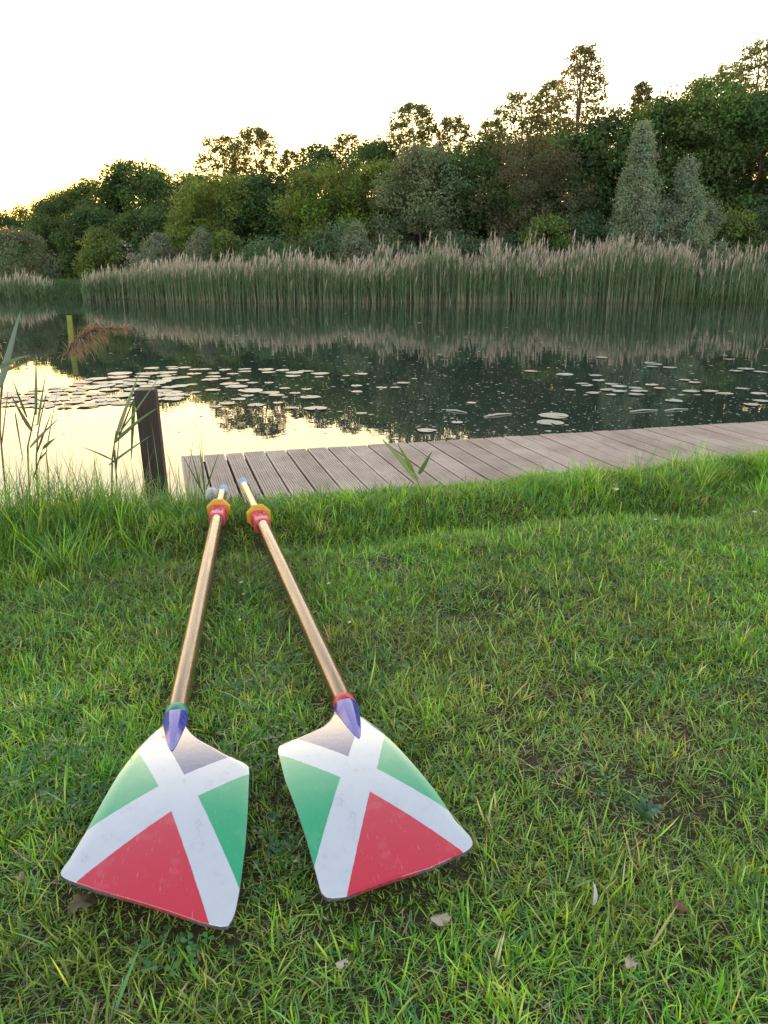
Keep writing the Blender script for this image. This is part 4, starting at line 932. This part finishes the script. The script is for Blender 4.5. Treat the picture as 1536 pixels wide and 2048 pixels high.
bm = bmesh.new(); bmesh.ops.create_uvsphere(bm, u_segments=10, v_segments=8, radius=.005); o = bm_obj('seed_core', bm, flatmat('seed_core_brown', (.12, .09, .05), .9), root, True); o.location = hd

def dry_leaf(label, px, py, w_, h_, c, seed):
    p = on_plane(px, py, .035); r_ = np.random.default_rng(seed); n = 14; V = [(0, 0, .004)]
    for k in range(n): a_ = 2 * pi * k / n; rr = 1 + .28 * r_.normal() * .6; V.append((w_ * .4 * rr * cos(a_), h_ * .4 * rr * sin(a_), .004 * sin(2 * a_ + seed) + .003 * r_.normal()))
    fs = [[0, 1 + k, 1 + (k + 1) % n] for k in range(n)]
    o = link('dry_leaf', np_mesh('dry_leaf', np.array(V), np.array(fs).ravel(), np.arange(n) * 3, np.tile(np.array(c) * .75, (n + 1, 1)), True), M['speck']); o.location = p; o.rotation_euler = (r_.normal(0, .2), r_.normal(0, .2), r_.uniform(0, .6)); o.modifiers.new('shell', 'SOLIDIFY').thickness = .0008
    tag(o, label, 'leaf', 'dry leaves on the grass')
dry_leaf('pale crumpled dry leaf on the grass right below the right blade', 880, 1838, .042, .026, (.42, .36, .26), 1)
dry_leaf('small pale dry leaf at the bottom middle of the lawn', 684, 1926, .022, .018, (.50, .42, .32), 2)
dry_leaf('pinkish dry leaf at the lower right of the lawn', 1262, 1926, .026, .018, (.50, .38, .27), 3)
dry_leaf('brown curled leaf with a white fleck near the lower right corner', 1360, 1812, .022, .03, (.20, .10, .06), 4)
dry_leaf('greyish flat dead leaf beside the tip of the left blade', 165, 1806, .06, .05, (.13, .11, .06), 5)
dry_leaf('small tan leaf left of the left blade tip', 40, 1755, .022, .014, (.38, .30, .16), 6)
p = on_plane(1190, 1790, .04); b2 = Bag(); strip_leaf(b2, ((0, 0, -.02), (.004, .0, .006), (-.003, .008, .02)), .009, (.42, .40, .38), 6, .2); o = link('feather', b2.mesh('feather'), M['speck']); o.location = p; tag(o, 'small upright whitish feather in the grass at lower right', 'feather')

# ------------------------------------------------------------------ camera, sky and sun
cam = bpy.data.cameras.new('camera'); co = bpy.data.objects.new('camera', cam); C.objects.link(co); S.camera = co
co.location = (0, 0, EX)
co.rotation_euler = (pi / 2 - PITCH, 0, 0)
cam.sensor_fit = 'VERTICAL'; cam.sensor_height = 36; cam.lens = F / 2048 * 36; cam.clip_start = .02; cam.clip_end = 3000
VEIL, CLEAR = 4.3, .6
SUN_EL, SUN_AZ = R(4.8), R(-13)            # azimuth from +Y towards +X
wd = bpy.data.worlds.new('World'); S.world = wd; wd.use_nodes = True; nt = wd.node_tree
sk = nt.nodes.new('ShaderNodeTexSky'); sk.sky_type = 'NISHITA'; sk.sun_disc = False; sk.sun_elevation = SUN_EL; sk.sun_rotation = SUN_AZ
sk.air_density = 1.0; sk.dust_density = 1.5; sk.ozone_density = 1.0
# sky veil added as fill light: pale, warmer and brighter towards the horizon
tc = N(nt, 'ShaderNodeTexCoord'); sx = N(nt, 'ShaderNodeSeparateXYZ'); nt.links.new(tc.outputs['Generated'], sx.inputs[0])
east = ramp(nt, sx.outputs[2], [(0, (.76, .75, .70)), (.25, (.68, .70, .69)), (.5, (.33, .37, .41)), (.75, (.11, .15, .22)), (1, (.08, .115, .19))])  # side behind the camera, raised to light the tree faces and lawn
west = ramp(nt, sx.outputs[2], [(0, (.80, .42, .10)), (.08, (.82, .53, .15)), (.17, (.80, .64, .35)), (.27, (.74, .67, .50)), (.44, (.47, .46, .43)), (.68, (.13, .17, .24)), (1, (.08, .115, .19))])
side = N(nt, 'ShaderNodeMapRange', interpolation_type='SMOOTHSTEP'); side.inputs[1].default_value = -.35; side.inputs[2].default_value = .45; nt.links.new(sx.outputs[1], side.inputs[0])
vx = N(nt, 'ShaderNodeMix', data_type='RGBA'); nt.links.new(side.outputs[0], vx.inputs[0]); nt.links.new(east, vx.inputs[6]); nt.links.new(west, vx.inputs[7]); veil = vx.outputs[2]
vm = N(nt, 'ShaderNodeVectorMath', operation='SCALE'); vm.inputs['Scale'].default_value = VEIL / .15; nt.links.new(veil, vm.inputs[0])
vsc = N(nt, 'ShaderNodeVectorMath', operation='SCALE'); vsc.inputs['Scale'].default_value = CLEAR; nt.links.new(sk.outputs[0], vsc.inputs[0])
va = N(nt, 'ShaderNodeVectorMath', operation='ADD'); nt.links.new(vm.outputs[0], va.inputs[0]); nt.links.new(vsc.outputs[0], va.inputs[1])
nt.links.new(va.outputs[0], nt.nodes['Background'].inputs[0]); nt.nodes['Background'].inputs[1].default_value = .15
sl = bpy.data.lights.new('sun', 'SUN'); so = bpy.data.objects.new('sun', sl); C.objects.link(so)
sl.energy = 5.0; sl.angle = R(.5); sl.color = (1, .58, .25)
so.rotation_mode = 'QUATERNION'; so.rotation_quaternion = Vector((sin(SUN_AZ) * cos(SUN_EL), cos(SUN_AZ) * cos(SUN_EL), sin(SUN_EL))).to_track_quat('Z', 'Y')
vs = S.view_settings; vs.view_transform = 'Standard'; vs.look = 'None'; vs.gamma = 1; vs.use_curve_mapping = False; vs.exposure = 0
S.render.engine = 'CYCLES'
S.cycles.use_denoising = True; S.cycles.max_bounces = 6; S.cycles.diffuse_bounces = 2; S.cycles.glossy_bounces = 3; S.cycles.transmission_bounces = 3
